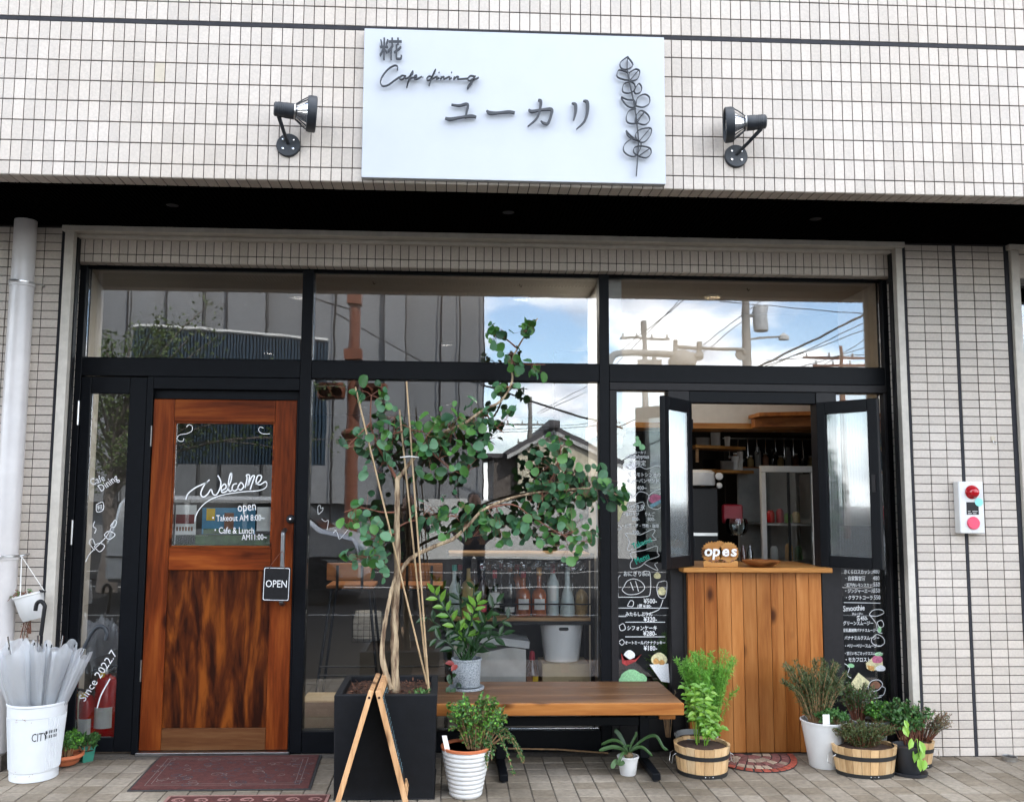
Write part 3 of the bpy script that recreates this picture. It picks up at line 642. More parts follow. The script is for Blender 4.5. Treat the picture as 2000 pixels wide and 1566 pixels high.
W3 = lambda pts, w_=6.5: [(x, y, w_) for x, y in pts]
sc_ = [
 [(288, 335), (290, 314), (270, 308), (235, 330), (203, 372), (192, 408), (205, 430), (237, 424), (272, 398), (302, 376)],
 [(336, 371), (316, 368), (302, 382), (310, 391), (328, 383), (338, 369), (336, 386), (356, 378)],
 [(356, 378), (378, 356), (379, 342), (366, 362), (354, 400), (345, 440), (352, 412), (366, 384), (386, 380)],
 [(386, 381), (402, 374), (400, 366), (389, 372), (388, 386), (404, 388), (432, 374)],
 [(490, 376), (474, 372), (461, 386), (466, 397), (484, 388), (504, 352), (512, 332), (500, 352), (488, 386), (474, 428)],
 [(490, 388), (522, 374), (517, 389), (534, 380)], [(545, 374), (540, 391), (553, 376), (562, 377), (560, 389), (592, 374)],
 [(596, 374), (592, 389), (606, 382)], [(622, 375), (617, 391), (634, 376), (646, 377), (642, 389), (700, 386)],
 [(738, 373), (716, 370), (700, 386), (708, 399), (728, 390), (744, 371), (731, 402), (712, 432), (698, 447), (704, 428), (728, 400), (764, 380)],
 [(530, 348), (533, 351)], [(603, 348), (606, 351)], [(436, 379), (440, 380)]]
for s in sc_:
    let([W3(s, 6)], 'script_letter')
m = MB(); m.text('糀', lambda u, v, w_: smap(178+u, 262-v, w_), 142, -1.028); m.text('糀', lambda u, v, w_: smap(178+u, 262-v, w_), 142, -1.016)
m.build('letter', 'letter', sg)
lf = [[(1643, 255), (1600, 290), (1605, 325), (1640, 332), (1675, 305), (1643, 255)], [(1648, 352), (1592, 335), (1580, 375), (1620, 393), (1648, 396)],
 [(1652, 352), (1690, 330), (1715, 345), (1700, 390), (1660, 400), (1650, 372), (1656, 350)], [(1660, 405), (1620, 420), (1612, 465), (1650, 475), (1685, 455), (1682, 420), (1660, 405)],
 [(1690, 440), (1710, 418), (1725, 440), (1718, 470), (1690, 478), (1680, 460), (1690, 440)], [(1603, 498), (1640, 514), (1680, 520), (1687, 560), (1640, 553), (1603, 505)],
 [(1690, 552), (1700, 504), (1740, 482), (1770, 500), (1768, 540), (1730, 560), (1690, 552)], [(1690, 568), (1650, 580), (1632, 620), (1642, 652), (1690, 655), (1722, 612), (1735, 585)],
 [(1685, 650), (1690, 612), (1720, 580), (1760, 605), (1770, 640), (1740, 665), (1685, 650)], [(1630, 700), (1645, 735), (1690, 757), (1708, 768), (1660, 732), (1630, 700)],
 [(1702, 767), (1685, 730), (1710, 695), (1775, 685), (1775, 725), (1740, 767), (1702, 767)], [(1665, 745), (1622, 780), (1615, 820), (1650, 850), (1690, 848), (1716, 800), (1718, 775)],
 [(1700, 850), (1675, 830), (1680, 800), (1720, 792), (1770, 805), (1775, 840), (1745, 862), (1700, 850)],
 [(1643, 258), (1639, 332)], [(1657, 397), (1705, 340)], [(1686, 648), (1740, 592)], [(1710, 760), (1770, 690)], [(1701, 853), (1770, 806)]]
for s in lf: let([W3(s, 4.6)], 'wire_leaf' if len(s) > 2 else 'wire_vein')
let([W3([(1688, 970), (1698, 850), (1703, 760), (1690, 610), (1670, 490), (1648, 390), (1640, 330)], 5)], 'wire_stem')
# ---- spot lamps
def spot(bx_, sgn, label):
    t = thing('wall_spotlight', (bx_, FY, 3.115), label, 'lamp', 'wall spotlights beside the sign')
    rx = Matrix.Rotation(R(90), 4, 'X')
    MB().lathe([(.057, 0), (.057, .012), (.053, .017), (.0, .017)], (bx_, FY+.002, 3.115), 28, rx).build('base_plate', 'lamp_black', t, True)
    for dx, dz in ((-.024, .024), (.024, .024), (-.024, -.020), (.024, -.020)):
        MB().lathe([(.0055, 0), (.0055, .004), (.0, .005)], (bx_+dx, FY-.015, 3.115+dz), 8, rx).build('screw', 'chrome', t)
    hx = bx_-sgn*.026 if sgn > 0 else bx_+.085
    MB().tube([(bx_, FY-.012, 3.122), (bx_+(hx-bx_)*.4, FY-.07, 3.152), (hx, FY-.125, 3.205)], [.0085, .0085, .010], 10).build('arm', 'lamp_black', t, True)
    ax = V((sgn, .22, -.03)).normalized(); M = ax.to_track_quat('Z', 'Y').to_matrix().to_4x4()
    c = V((hx-sgn*.022, FY-.135, 3.237))
    MB().lathe([(.0, 0), (.026, 0), (.033, .006), (.033, .016), (.0345, .018), (.0345, .05), (.036, .052), (.036, .092), (.0, .092)], c, 24, M).build('lamp_body', 'lamp_black', t, True)
    for k in range(4): MB().lathe([(.034, .020+.008*k), (.0355, .022+.008*k), (.034, .024+.008*k)], c, 24, M).build('cooling_fin', 'lamp_black', t, True)
    MB().lathe([(.038, .092), (.038, .098), (.030, .099)], c, 24, M).build('collar', 'steel', t, True)
    MB().lathe([(.028, .098), (.045, .125), (.070, .158), (.066, .158), (.028, .104)], c, 24, M).build('reflector', 'chrome', t, True)
    MB().lathe([(.072, .150), (.080, .152), (.083, .165), (.083, .190), (.079, .194), (.074, .190), (.074, .160)], c, 32, M).build('rim', 'lamp_black', t, True)
    for k in range(8):
        a = 2*pi*k/8+.2; q = lambda r, z: c+M.to_3x3() @ V((r*cos(a), r*sin(a), z))
        MB().tube([q(.034, .098), q(.058, .128), q(.076, .156)], .0028, 6).build('strut', 'lamp_black', t)
    MB().lathe([(.073, .180), (.05, .186), (.0, .188)], c, 24, M).build('lens', 'bottle_clear', t, True)
spot(1.761, 1, 'black wall spotlight left of the white sign, aimed right')
spot(3.924, -1, 'black wall spotlight right of the white sign, aimed left')
# ---- fire alarm
al = thing('fire_alarm_box', (5.577, -.06, 1.265), 'white fire alarm box with red lamp and button on the right wall', 'alarm')
box(5.505, 5.652, -.058, -.001, 1.266, 1.566).build('case', 'pot_white', al, bevel=.004)
rx = Matrix.Rotation(R(90), 4, 'X')
MB().lathe([(.040, 0), (.040, .006), (.036, .010), (.033, .022), (.024, .036), (.010, .043), (.0, .044)], (5.583, -.058, 1.505), 28, rx).build('warning_lamp', 'red_lens', al, True)
MB().lathe([(.037, 0), (.037, .006), (.033, .010), (.014, .010)], (5.583, -.058, 1.326), 28, rx).build('button_ring', 'pink', al, True)
MB().lathe([(.013, .006), (.012, .0085), (.0, .009)], (5.583, -.058, 1.326), 16, rx).build('push_button', 'brown_print', al)
box(5.547, 5.618, -.0605, -.058, 1.375, 1.447).build('plate', 'black', al)
MB().lathe([(.024, 0), (.024, .001), (.0, .001)], (5.621, -.0605, 1.447), 20, rx).build('sticker', 'cyan', al)
m = MB()
for k, (x, l_) in enumerate(((5.553, .015), (5.580, .03), (5.553, .022), (5.583, .02))): m.box(x, x+l_, -.0612, -.0606, 1.392-.012*(k//2), 1.395-.012*(k//2))
m.build('print', 'paper', al)
for z in (1.555, 1.277): MB().lathe([(.003, 0), (0, .002)], (5.578, -.058, z), 8, rx).build('screw', 'steel', al)
hk = thing('wall_hook', (5.764, 0, 1.80), 'small yellowed adhesive hook on the right tiled wall', 'hook')
box(5.748, 5.774, -.006, -.001, 1.806, 1.836).build('pad', 'tile_patch', hk, bevel=.002)
MB().tube(smooth_pts([(5.760, -.006, 1.812), (5.760, -.010, 1.796), (5.766, -.018, 1.790), (5.772, -.020, 1.800)]), .002, 6).build('prong', 'steel', hk)
# ---- downpipe
dpn = thing('downpipe', (.135, -.1, 0), 'white glossy vertical downpipe at the left edge', 'pipe')
MB().tube([(.135, -.1, .086), (.135, -.1, 1.115)], .0625, 24).build('pipe', 'white_pipe', dpn, True)
MB().tube([(.135, -.1, 1.115), (.135, -.1, 2.635)], .0625, 24).build('pipe', 'white_pipe', dpn, True)
MB().tube([(.135, -.1, 2.635), (.135, -.1, 2.995)], .0595, 24).build('pipe', 'white_pipe', dpn, True)
for z in (2.628, 1.115):
    MB().lathe([(.0625, -.016), (.067, -.014), (.068, .010), (.062, .014)], (.135, -.1, z), 28).build('socket', 'white_pipe', dpn, True)
    cl = MB(); cl.lathe([(.069, .0), (.071, .002), (.071, .010), (.069, .012)], (.135, -.1, z), 28); cl.tube(smooth_pts([(.20, -.09, z+.004), (.222, -.06, z+.01), (.218, -.02, z+.012), (.21, .0, z+.012)]), .005, 8)
    c_ = cl.build('clamp', 'steel', dpn, True)
    MB().tube([(.10, -.175, z+.006), (.15, -.178, z+.006)], .006, 8).build('bolt', 'steel', c_)
# ================================================================== LETTERING ON GLASS
def dmap(x, y, w_): return (.9375+(x-300+(y-232)*.028)/688*.565, w_, 1.8775-(y-232)/870*.711)
def strokes(name, par, mp, lst, wd, m_, d, sm=4):
    m = MB()
    for s in lst: m.ribbon([(x, y, wd) for x, y in s], mp, d, None, sm)
    return m.build(name, m_, par)
GD = .1807
strokes('lettering', dp, dmap, [[(370, 778), (385, 735), (440, 690), (520, 652)], [(535, 635), (500, 670), (474, 730), (490, 758), (520, 740), (546, 703), (560, 738), (585, 740), (607, 700), (615, 650), (593, 603)],
 [(622, 712), (652, 690), (642, 664), (618, 690), (626, 726), (658, 714)], [(658, 714), (686, 640), (690, 588), (680, 598), (668, 660), (674, 716), (697, 704)], [(728, 660), (702, 670), (695, 703), (716, 713), (742, 690)],
 [(750, 660), (735, 690), (755, 706), (776, 680), (760, 654), (748, 662)], [(786, 692), (800, 625), (795, 600), (818, 604), (806, 676), (832, 612), (852, 606), (836, 660), (822, 704)],
 [(862, 664), (892, 640), (902, 606), (876, 604), (864, 650), (890, 668), (930, 645), (942, 665)]], 9, 'chalk', GD)
strokes('underline', dp, dmap, [[(942, 655), (932, 688), (880, 710), (760, 720), (620, 745), (520, 790), (455, 860), (432, 935)]], 6, 'chalk', GD)
def tx(par, mp, items, d, m_='chalk', name='lettering', sx=1., bold=0):
    for body, x, y, s, *r in items:
        m = MB(); a = R(r[0]) if r else 0
        m.text(body, lambda u, v, w_: mp(x+(u*sx*cos(a)-v*sin(a)), y-(u*sx*sin(a)+v*cos(a)), w_), s, d, bold)
        m.build(name, m_, par)
tx(dp, dmap, [('open', 735, 862, 92, 6), ('・Takeout AM 8:00~', 540, 930, 62, 1), ('・Cafe & Lunch', 555, 1016, 64, 0), ('AM11:00~', 765, 1062, 58, 1)], GD, sx=.72)
strokes('ornament', dp, dmap, [[(368, 258), (385, 240), (408, 252), (406, 285), (370, 305), (320, 315), (303, 338), (318, 360), (345, 358), (350, 340)], [(960, 300), (905, 300), (880, 275), (892, 252), (915, 260)]], 4, 'chalk', GD)
def lmap(x, y, w_): t = (y-62)/1415; return (.4405+(x-107+45*t)/(165-12*t)*.223, w_, 2.0475-t*1.959)
tx(slp, lmap, [('Cafe', 110, 452, 42, 22), ('Dining', 150, 478, 44, 36)], GD, sx=.8)
tx(slp, lmap, [('Since 2022.7', 96, 1338, 44, 57)], GD, sx=1.05)
strokes('underline', slp, lmap, [[(146, 1362), (160, 1310), (195, 1243)]], 5, 'chalk', GD)
strokes('ornament', slp, lmap, [[(92, 768), (108, 735), (150, 690), (180, 655), (205, 600)], [(125, 705), (145, 690), (168, 702), (148, 726), (125, 705)], [(165, 655), (185, 640), (210, 655), (185, 675), (165, 655)], [(190, 620), (208, 595), (216, 605), (205, 625), (190, 620)],
 [(128, 720), (105, 690), (118, 672), (130, 700)], [(132, 530), (158, 520), (160, 552), (134, 560), (132, 530)], [(126, 600), (120, 620), (132, 632), (126, 650)]], 3, 'chalk', GD)
tx(slp, lmap, [('糀', 136, 552, 24, 8)], GD)
def pmap(x, y, w_):    # photo-like layout of the big pane
    return (1.7205+(x-600)/331, w_, 2.1515-(y-742)/334.5)
strokes('scribble', big, pmap, [[(618, 1010), (617, 996), (621, 992), (623, 999), (627, 997), (626, 1003), (619, 1010)], [(625, 1019), (632, 1024), (638, 1022), (636, 1040)], [(650, 1040), (656, 1046), (660, 1058), (668, 1050), (676, 1040)], [(648, 1046), (654, 1040)]], .9, 'chalk', .1945)
def ml(x, y, w_): return (3.5445+(x-1200-(y-764)*.008)/102*.311, w_, 2.1035-(y-764)/566*1.7185)
MD = .1938
tx(menuL, ml, [('ユーカリ', 1238, 889, 7), ('Eucalyptus', 1228, 898, 11), ('☆', 1227, 912, 12), ('限定', 1241, 912, 12), ('モリモトシン池の', 1226, 934, 9.5), ('キューバンサンド', 1223, 946, 9.5), ('400~', 1243, 960, 11), ('かき氷', 1229, 999, 12),
 ('・塩わらび', 1213, 1011, 8), ('りんご', 1258, 1011, 8), ('800-', 1233, 1021, 10), ('800-', 1264, 1021, 10), ('・抹茶・苺・葡萄・珈琲', 1212, 1034, 8), ('700-', 1234, 1047, 10), ('おにぎりBox', 1216, 1128, 11),
 ('¥500-', 1256, 1181, 13), ('1個 ¥180-', 1243, 1189, 8), ('みたらしぷりん', 1220, 1205, 9), ('¥320-', 1256, 1216, 13), ('シフォンケーキ', 1223, 1232, 10), ('¥280-', 1255, 1243, 13), ('オートミールバナナクッキー', 1219, 1259, 7.2), ('¥180-', 1256, 1271, 13)], MD, sx=.85, bold=.14)
tx(menuL, ml, [('Takeout', 1236, 1076, 15, 22), ('Menu', 1241, 1106, 17, 24)], MD, 'chalk_green', sx=.8, bold=.3)
strokes('chalk_line', menuL, ml, [[(1227, 994), (1255, 984), (1253, 1000), (1225, 1001), (1227, 988)], [(1205, 1190), (1305, 1190)], [(1205, 1206), (1222, 1206)], [(1220, 1217), (1298, 1217)], [(1220, 1245), (1298, 1245)],
 [(1222, 914), (1232, 920), (1248, 914), (1262, 919), (1282, 913), (1300, 918)], [(1204, 975), (1212, 958), (1228, 966), (1237, 975), (1248, 964), (1264, 968), (1268, 978)],
 [(1222, 1052), (1220, 1046), (1232, 1046), (1250, 1048), (1272, 1038), (1279, 1040), (1274, 1050), (1281, 1058), (1262, 1060), (1248, 1072), (1230, 1078), (1224, 1076), (1228, 1062), (1221, 1048)],
 [(1228, 1086), (1236, 1082), (1258, 1078), (1282, 1070), (1283, 1082), (1286, 1090), (1264, 1098), (1250, 1110), (1232, 1114), (1230, 1104), (1234, 1096), (1228, 1086)], [(1258, 1105), (1284, 1118), (1278, 1106), (1284, 1102)],
 [(1206, 1132), (1206, 1166), (1214, 1169), (1260, 1168), (1269, 1160), (1269, 1124), (1262, 1119), (1256, 1119)], [(1210, 1127), (1206, 1132)], [(1217, 1150), (1224, 1138), (1238, 1134), (1252, 1140), (1258, 1152), (1246, 1162), (1226, 1164), (1214, 1156), (1217, 1150)], [(1230, 1140), (1236, 1156)], [(1240, 1138), (1246, 1158)],
 [(1224, 1186), (1230, 1176), (1236, 1178), (1234, 1187), (1224, 1186)], [(1208, 1224), (1216, 1220), (1220, 1230), (1211, 1233), (1208, 1224)], [(1208, 1254), (1214, 1250), (1218, 1256), (1213, 1261), (1208, 1256)], [(1286, 1140), (1300, 1138), (1302, 1148), (1298, 1170), (1286, 1168), (1282, 1150), (1286, 1140)], [(1294, 1174), (1288, 1190), (1280, 1196), (1262, 1202)],
 [(1264, 984), (1270, 968), (1290, 958), (1298, 962), (1298, 985), (1284, 998), (1268, 994), (1264, 984)], [(1206, 1030), (1212, 1034), (1210, 1038), (1204, 1038)]], 1.2, 'chalk', MD+.0003)
def blobs(par, mp, lst, d):
    for i, (nm, m_, pts) in enumerate(lst):
        dd = d+.0009-.00006*i
        m = MB(); cx = sum(p[0] for p in pts)/len(pts); cy = sum(p[1] for p in pts)/len(pts); n = len(pts)
        m.add([mp(x, y, dd) for x, y in pts]+[mp(cx, cy, dd)], [(q, (q+1) % n, n) for q in range(n)]); m.build(nm, m_, par)
el = lambda cx, cy, a, b, n=14, ph=0: [(cx+a*cos(2*pi*k/n), cy+b*sin(2*pi*k/n)*(1+.12*sin(3*2*pi*k/n+ph))) for k in range(n)]
D('chalk_pink', mat, (.55, .16, .26), .9, .3, 120); D('chalk_violet', mat, (.33, .10, .30), .9, .3, 120); D('chalk_cream', mat, (.68, .62, .36), .9, .25, 90); D('chalk_blue', mat, (.22, .42, .50), .9, .3, 90); D('chalk_orange', mat, (.60, .32, .10), .9, .3, 90); D('chalk_red', mat, (.42, .05, .05), .9, .4, 90)
blobs(menuL, ml, [('chalk_leaf', 'chalk_leaf', el(1246, 868, 6, 7)), ('chalk_leaf', 'chalk_leaf', el(1254, 876, 6, 6)), ('chalk_leaf', 'chalk_leaf', el(1244, 858, 4, 4)), ('chalk_leaf', 'chalk_leaf', el(1241, 871, 5, 3)),
 ('chalk_berry', 'chalk_violet', el(1216, 973, 12, 8)), ('chalk_glass', 'chalk_cream', [(1204, 982), (1226, 981), (1215, 1004), (1208, 1022), (1203, 1024)]), ('chalk_leaf', 'chalk_leaf', el(1226, 968, 5, 3)),
 ('chalk_bun', 'chalk_pink', el(1281, 978, 15, 9, ph=1)), ('chalk_filling', 'chalk_blue', [(1268, 990), (1296, 976), (1298, 982), (1272, 996)]), ('chalk_jar', 'chalk_cream', el(1292, 1158, 8, 8)), ('chalk_nut', 'chalk_cream', el(1283, 1128, 7, 6)),
 ('chalk_cream_swirl', 'chalk', el(1228, 1280, 11, 9)), ('chalk_sauce', 'chalk_red', [(1212, 1276), (1218, 1290), (1240, 1288), (1252, 1278), (1240, 1292), (1222, 1300), (1214, 1296)]),
 ('chalk_crepe', 'chalk_cream', el(1286, 1288, 16, 12)), ('chalk_crepe_cone', 'chalk', [(1267, 1298), (1304, 1296), (1306, 1332), (1290, 1330)]), ('chalk_banana', 'chalk_orange', el(1280, 1292, 6, 6)), ('chalk_banana', 'chalk_orange', el(1291, 1294, 6, 5)),
 ('chalk_lettuce', 'chalk_leaf', el(1232, 1322, 22, 14)), ('chalk_lettuce', 'chalk_leaf', el(1250, 1325, 12, 10)), ('chalk_lettuce', 'chalk_leaf', el(1216, 1328, 9, 8))], MD+.0004)
def mr(x, y, w_): return (4.887+((x-1680)*.92+1684-1622-(y-768)*.037)/97*.295, w_, 2.106-(y-768)/600*1.838)
tx(menuR, mr, [('さくらロスカッシュ', 1639, 1124, 9), ('480', 1703, 1124, 12), ('・自家製甘酒', 1640, 1137, 9.5), ('480', 1703, 1137, 12), ('・瀬戸内レモンスカッシュ', 1639, 1149, 7.6), ('550', 1704, 1149, 12), ('・ジンジャーエール', 1640, 1161, 9), ('550', 1704, 1161, 12), ('・クラフトコーラ', 1641, 1174, 9.5), ('550', 1705, 1174, 12),
 ('Smoothie', 1638, 1197, 15, 3), ('スムージー', 1657, 1204, 6), ('各450-', 1667, 1214, 11), ('グリーンスムージー', 1638, 1223, 9), ('豆乳黒胡麻バナナスムージー', 1638, 1236, 7.2), ('バナナミルクスムージー', 1641, 1251, 8.5), ('・ベリーベリースムージー', 1640, 1266, 8), ('・甘酒いちごミックススムージー', 1640, 1280, 7), ('・モカフロスト', 1641, 1293, 10)], MD, sx=.82, bold=.14)
strokes('chalk_line', menuR, mr, [[(1640, 1180), (1720, 1181)], [(1697, 1200), (1706, 1194), (1722, 1194), (1727, 1200), (1712, 1206), (1697, 1205), (1697, 1200)], [(1698, 1206), (1710, 1220), (1714, 1236), (1724, 1239)], [(1712, 1218), (1722, 1214), (1727, 1224), (1718, 1228), (1712, 1218)],
 [(1700, 1250), (1712, 1241), (1726, 1248), (1728, 1258), (1716, 1264), (1702, 1258), (1700, 1250)], [(1693, 1340), (1700, 1330), (1716, 1328), (1724, 1336), (1716, 1346), (1702, 1350), (1694, 1346), (1693, 1340)], [(1722, 1340), (1730, 1344), (1726, 1356), (1716, 1358)], [(1692, 1350), (1704, 1362), (1722, 1360)], [(1640, 1296), (1652, 1304), (1648, 1318), (1656, 1324)]], 1.2, 'chalk', MD+.0003)
blobs(menuR, mr, [('chalk_cake', 'chalk_cream', [(1688, 1296), (1706, 1283), (1724, 1290), (1726, 1306), (1700, 1311), (1690, 1306)]), ('chalk_sponge', 'chalk_orange', [(1690, 1300), (1706, 1302), (1706, 1311), (1694, 1309)]), ('chalk_berry', 'chalk_pink', el(1713, 1289, 12, 8)), ('chalk_leaf', 'chalk_leaf', el(1716, 1279, 9, 4)), ('chalk_cream_swirl', 'chalk', el(1720, 1306, 11, 6)),
 ('chalk_toast', 'chalk_cream', [(1654, 1336), (1672, 1314), (1697, 1332), (1684, 1352), (1664, 1348)]), ('chalk_coffee', 'brown_print', el(1709, 1338, 11, 7)), ('chalk_cream_swirl', 'chalk', el(1662, 1356, 8, 9)), ('chalk_leaf', 'chalk_leaf', el(1655, 1301, 8, 4)), ('chalk_cup', 'chalk_leaf', el(1718, 1232, 4, 6))], MD+.0004)
# ================================================================== THINGS ON THE PAVEMENT
def rnd_unit():
    while 1:
        q = V((rs(-1, 1), rs(-1, 1), rs(-1, 1)))
        if .05 < q.length < 1: return q.normalized()
# ---- mats
mt = thing('door_mat', (1.41, -.2, 0), 'dark red patterned doormat with black edging at the wooden door', 'mat')
MB().prism([(.945, .092), (1.845, .096), (1.875, -.498), (.975, -.500)], lambda u, v, w_: (u, v, w_), .001, .007).build('rubber_border', 'mat_edge', mt, bevel=.002)
MB().prism([(.960, .080), (1.830, .084), (1.859, -.486), (.990, -.488)], lambda u, v, w_: (u, v, w_), .004, .0105).build('pile', 'mat_red', mt)
m1, m2 = MB(), MB()
fl = lambda u, v, w_: (u, v, w_)
def scroll(m, cx, cy, r, a0, wd):
    P = []
    for k in range(9): a = a0+k*.75; q = r*(1-k/10); P.append((cx+q*cos(a), cy+q*sin(a)*.8, wd*(1-k/12)))
    m.ribbon(P, fl, .0112)
for i in range(64):
    scroll(m1 if i % 3 else m2, rs(1.0, 1.82), rs(-.44, .04), rs(.015, .04), rs(0, 6.3), .006)
for i in range(26): scroll(m2, 1.02+.031*i, -.2+.14*sin(i*.9), .035, i, .007)
m1.build('motif', 'mat_mark', mt, kind='stuff'); m2.build('motif', 'mat_blue', mt, kind='stuff')
m = MB()
for d in (.05, .075): m.ribbon([(.96+d, .08-d, .004), (1.83-d, .084-d, .004)], fl, .0111); m.ribbon([(.99+d, -.488+d, .004), (1.859-d, -.486+d, .004)], fl, .0111); m.ribbon([(.963+d, .08-d, .004), (.99+d, -.488+d, .004)], fl, .0111); m.ribbon([(1.829-d, .084-d, .004), (1.857-d, -.486+d, .004)], fl, .0111)
m.build('border_line', 'mat_mark', mt)
mt2 = thing('door_mat', (1.6, -.9, 0), 'pinkish openwork doormat at the bottom edge of the picture', 'mat')
box(1.205, 1.985, -1.05, -.58, .001, .007).build('backing', 'mat_red', mt2, bevel=.002)
m = MB()
for i in range(7):
    for s in (-1, 1):
        scroll(m, 1.27+i*.108, -.66, .036, s, .012); scroll(m, 1.27+i*.108, -.75, .045, s+2, .012); scroll(m, 1.27+i*.108, -.9, .045, s+1, .012)
m.ribbon([(1.215, -.592, .014), (1.975, -.592, .014)], fl, .0095); m.ribbon([(1.215, -.592, .014), (1.215, -1.04, .014)], fl, .0095); m.ribbon([(1.975, -.592, .014), (1.975, -1.04, .014)], fl, .0095)
m.build('openwork', 'mat_pink', mt2)
# ---- black planter
pl = thing('planter_box', (2.247, -.41, 0), 'large square black planter holding the eucalyptus tree', 'planter')
m = MB(); P0, P1, P2 = (2.006, 2.488, -.650, -.170), (1.998, 2.496, -.658, -.162), (2.032, 2.462, -.624, -.196)
def ring(q, z): return [(q[0], q[2], z), (q[1], q[2], z), (q[1], q[3], z), (q[0], q[3], z)]
vs = ring(P0, .003)+ring(P1, .495)+ring(P2, .495)+ring(P2, .43)
m.add(vs, [(0, 1, 2, 3)]+[(4*k+i, 4*k+(i+1) % 4, 4*k+4+(i+1) % 4, 4*k+4+i) for k in range(3) for i in range(4)]+[(12, 13, 14, 15)])
m.build('box', 'planter', pl, bevel=.004)
box(2.034, 2.460, -.622, -.198, .44, .463).build('soil', 'soil', pl)
m = MB()
for i in range(900):
    p = V((rs(2.045, 2.45), rs(-.61, -.21), rs(.463, .476))); d = rnd_unit(); d.z *= .35
    m.leaf(p, d, V((rs(-.5, .5), rs(-.5, .5), 1)), rs(.012, .035), rs(.005, .011), .1, 4)
m.build('bark_chips', 'chips', pl, kind='stuff')
m = MB()
for i in range(60):
    p = V((2.42+rs(-.05, .03), -.57+rs(-.03, .04), .465)); d = V((rs(-.7, .7), rs(-.7, .7), 1)); m.leaf(p+d*rs(0, .03), d, rnd_unit(), .018, .010, .1, 4)
m.build('seedling', 'herb', pl, kind='stuff')
# ---- eucalyptus
eu = thing('eucalyptus_tree', (2.29, -.42, .46), 'tall round-leaved eucalyptus tree staked in the black planter', 'tree')
m = MB(); m.tube(smooth_pts([(2.281, -0.44, 0.460), (2.276, -0.44, 0.618), (2.271, -0.43, 0.849), (2.281, -0.42, 1.057), (2.274, -0.42, 1.268), (2.274, -0.42, 1.441), (2.272, -0.42, 1.561)], 5), [(.023-.0105*k/30)*rs(.88, 1.12) for k in range(31)], 10)
m.build('trunk', 'bark', eu, True)
m = MB(); m.tube(smooth_pts([(2.256, -0.46, 0.482), (2.215, -0.47, 0.637), (2.220, -0.47, 0.777), (2.247, -0.45, 0.942), (2.273, -0.43, 1.058)], 5), [(.016-.008*k/20)*rs(.82, 1.15) for k in range(21)], 8)
m.build('stem', 'bark', eu, True)
BR = [[(2.272, -0.42, 1.540), (2.216, -0.44, 1.640), (2.163, -0.47, 1.732), (2.133, -0.48, 1.838), (2.133, -0.48, 1.980)],
      [(2.272, -0.42, 1.540), (2.334, -0.4, 1.630), (2.419, -0.4, 1.736), (2.522, -0.38, 1.804), (2.617, -0.36, 1.845), (2.727, -0.34, 1.926), (2.819, -0.33, 1.975), (2.880, -0.33, 2.082), (2.879, -0.33, 2.195), (2.941, -0.33, 2.323), (3.019, -0.33, 2.433)],
      [(2.269, -0.43, 1.018), (2.343, -0.42, 1.131), (2.475, -0.4, 1.199), (2.568, -0.39, 1.236), (2.649, -0.38, 1.309), (2.730, -0.37, 1.390), (2.880, -0.36, 1.453), (3.047, -0.34, 1.487), (3.216, -0.32, 1.502), (3.371, -0.31, 1.503), (3.504, -0.3, 1.449)],
      [(2.275, -0.42, 1.255), (2.224, -0.46, 1.269), (2.176, -0.5, 1.213), (2.127, -0.52, 1.147)],
      [(2.273, -0.42, 1.374), (2.194, -0.44, 1.374), (2.090, -0.46, 1.395), (2.004, -0.47, 1.373)],
      [(2.277, -0.42, 1.294), (2.339, -0.4, 1.326), (2.473, -0.38, 1.348), (2.595, -0.36, 1.354)],
      [(2.419, -0.4, 1.736), (2.469, -0.38, 1.672), (2.551, -0.36, 1.606), (2.620, -0.35, 1.571)],
      [(2.730, -0.37, 1.390), (2.880, -0.36, 1.418), (2.993, -0.33, 1.350), (3.162, -0.3, 1.254), (3.318, -0.28, 1.213)],
      [(3.047, -0.34, 1.487), (3.117, -0.33, 1.598), (3.146, -0.32, 1.709), (3.133, -0.32, 1.792)],
      [(2.163, -0.47, 1.732), (2.228, -0.46, 1.773), (2.334, -0.46, 1.801), (2.441, -0.44, 1.790)],
      [(2.133, -0.48, 1.838), (2.073, -0.5, 1.769), (2.021, -0.5, 1.715)], [(2.727, -0.34, 1.926), (2.785, -0.3, 1.846), (2.841, -0.3, 1.805)],
      [(2.879, -0.33, 2.195), (2.977, -0.33, 2.177), (3.062, -0.33, 2.178)], [(2.907, -0.33, 2.266), (2.836, -0.34, 2.320), (2.780, -0.34, 2.333)]]
for k, b in enumerate(BR):
    P = smooth_pts(b, 4); n = len(P)-1; r_ = (.0075, .0095, .0105)[k] if k < 3 else .0042
    MB().tube(P, [r_*(1-.75*i/n)+.0012 for i in range(n+1)], 7).build('branch', 'bark' if k in (1, 2) else 'redtwig', eu, True)
m = MB(); n = 10
m.add([(0, 0, 0)]+[(.5*sin(2*pi*k/n)*(1+.06*sin(2*pi*k/n*2)), .5-.5*cos(2*pi*k/n), .17*(abs(sin(2*pi*k/n))-.4)-.08*(.5-.5*cos(2*pi*k/n))**2) for k in range(1, n)]+[(0, .5, -.07)], [(k, k+1, n) for k in range(n-1)]+[(n-1, 0, n)])
LM = {k: m.mesh('leaf', k, smooth=True) for k in ('euc', 'euc_green', 'euc_dark')}
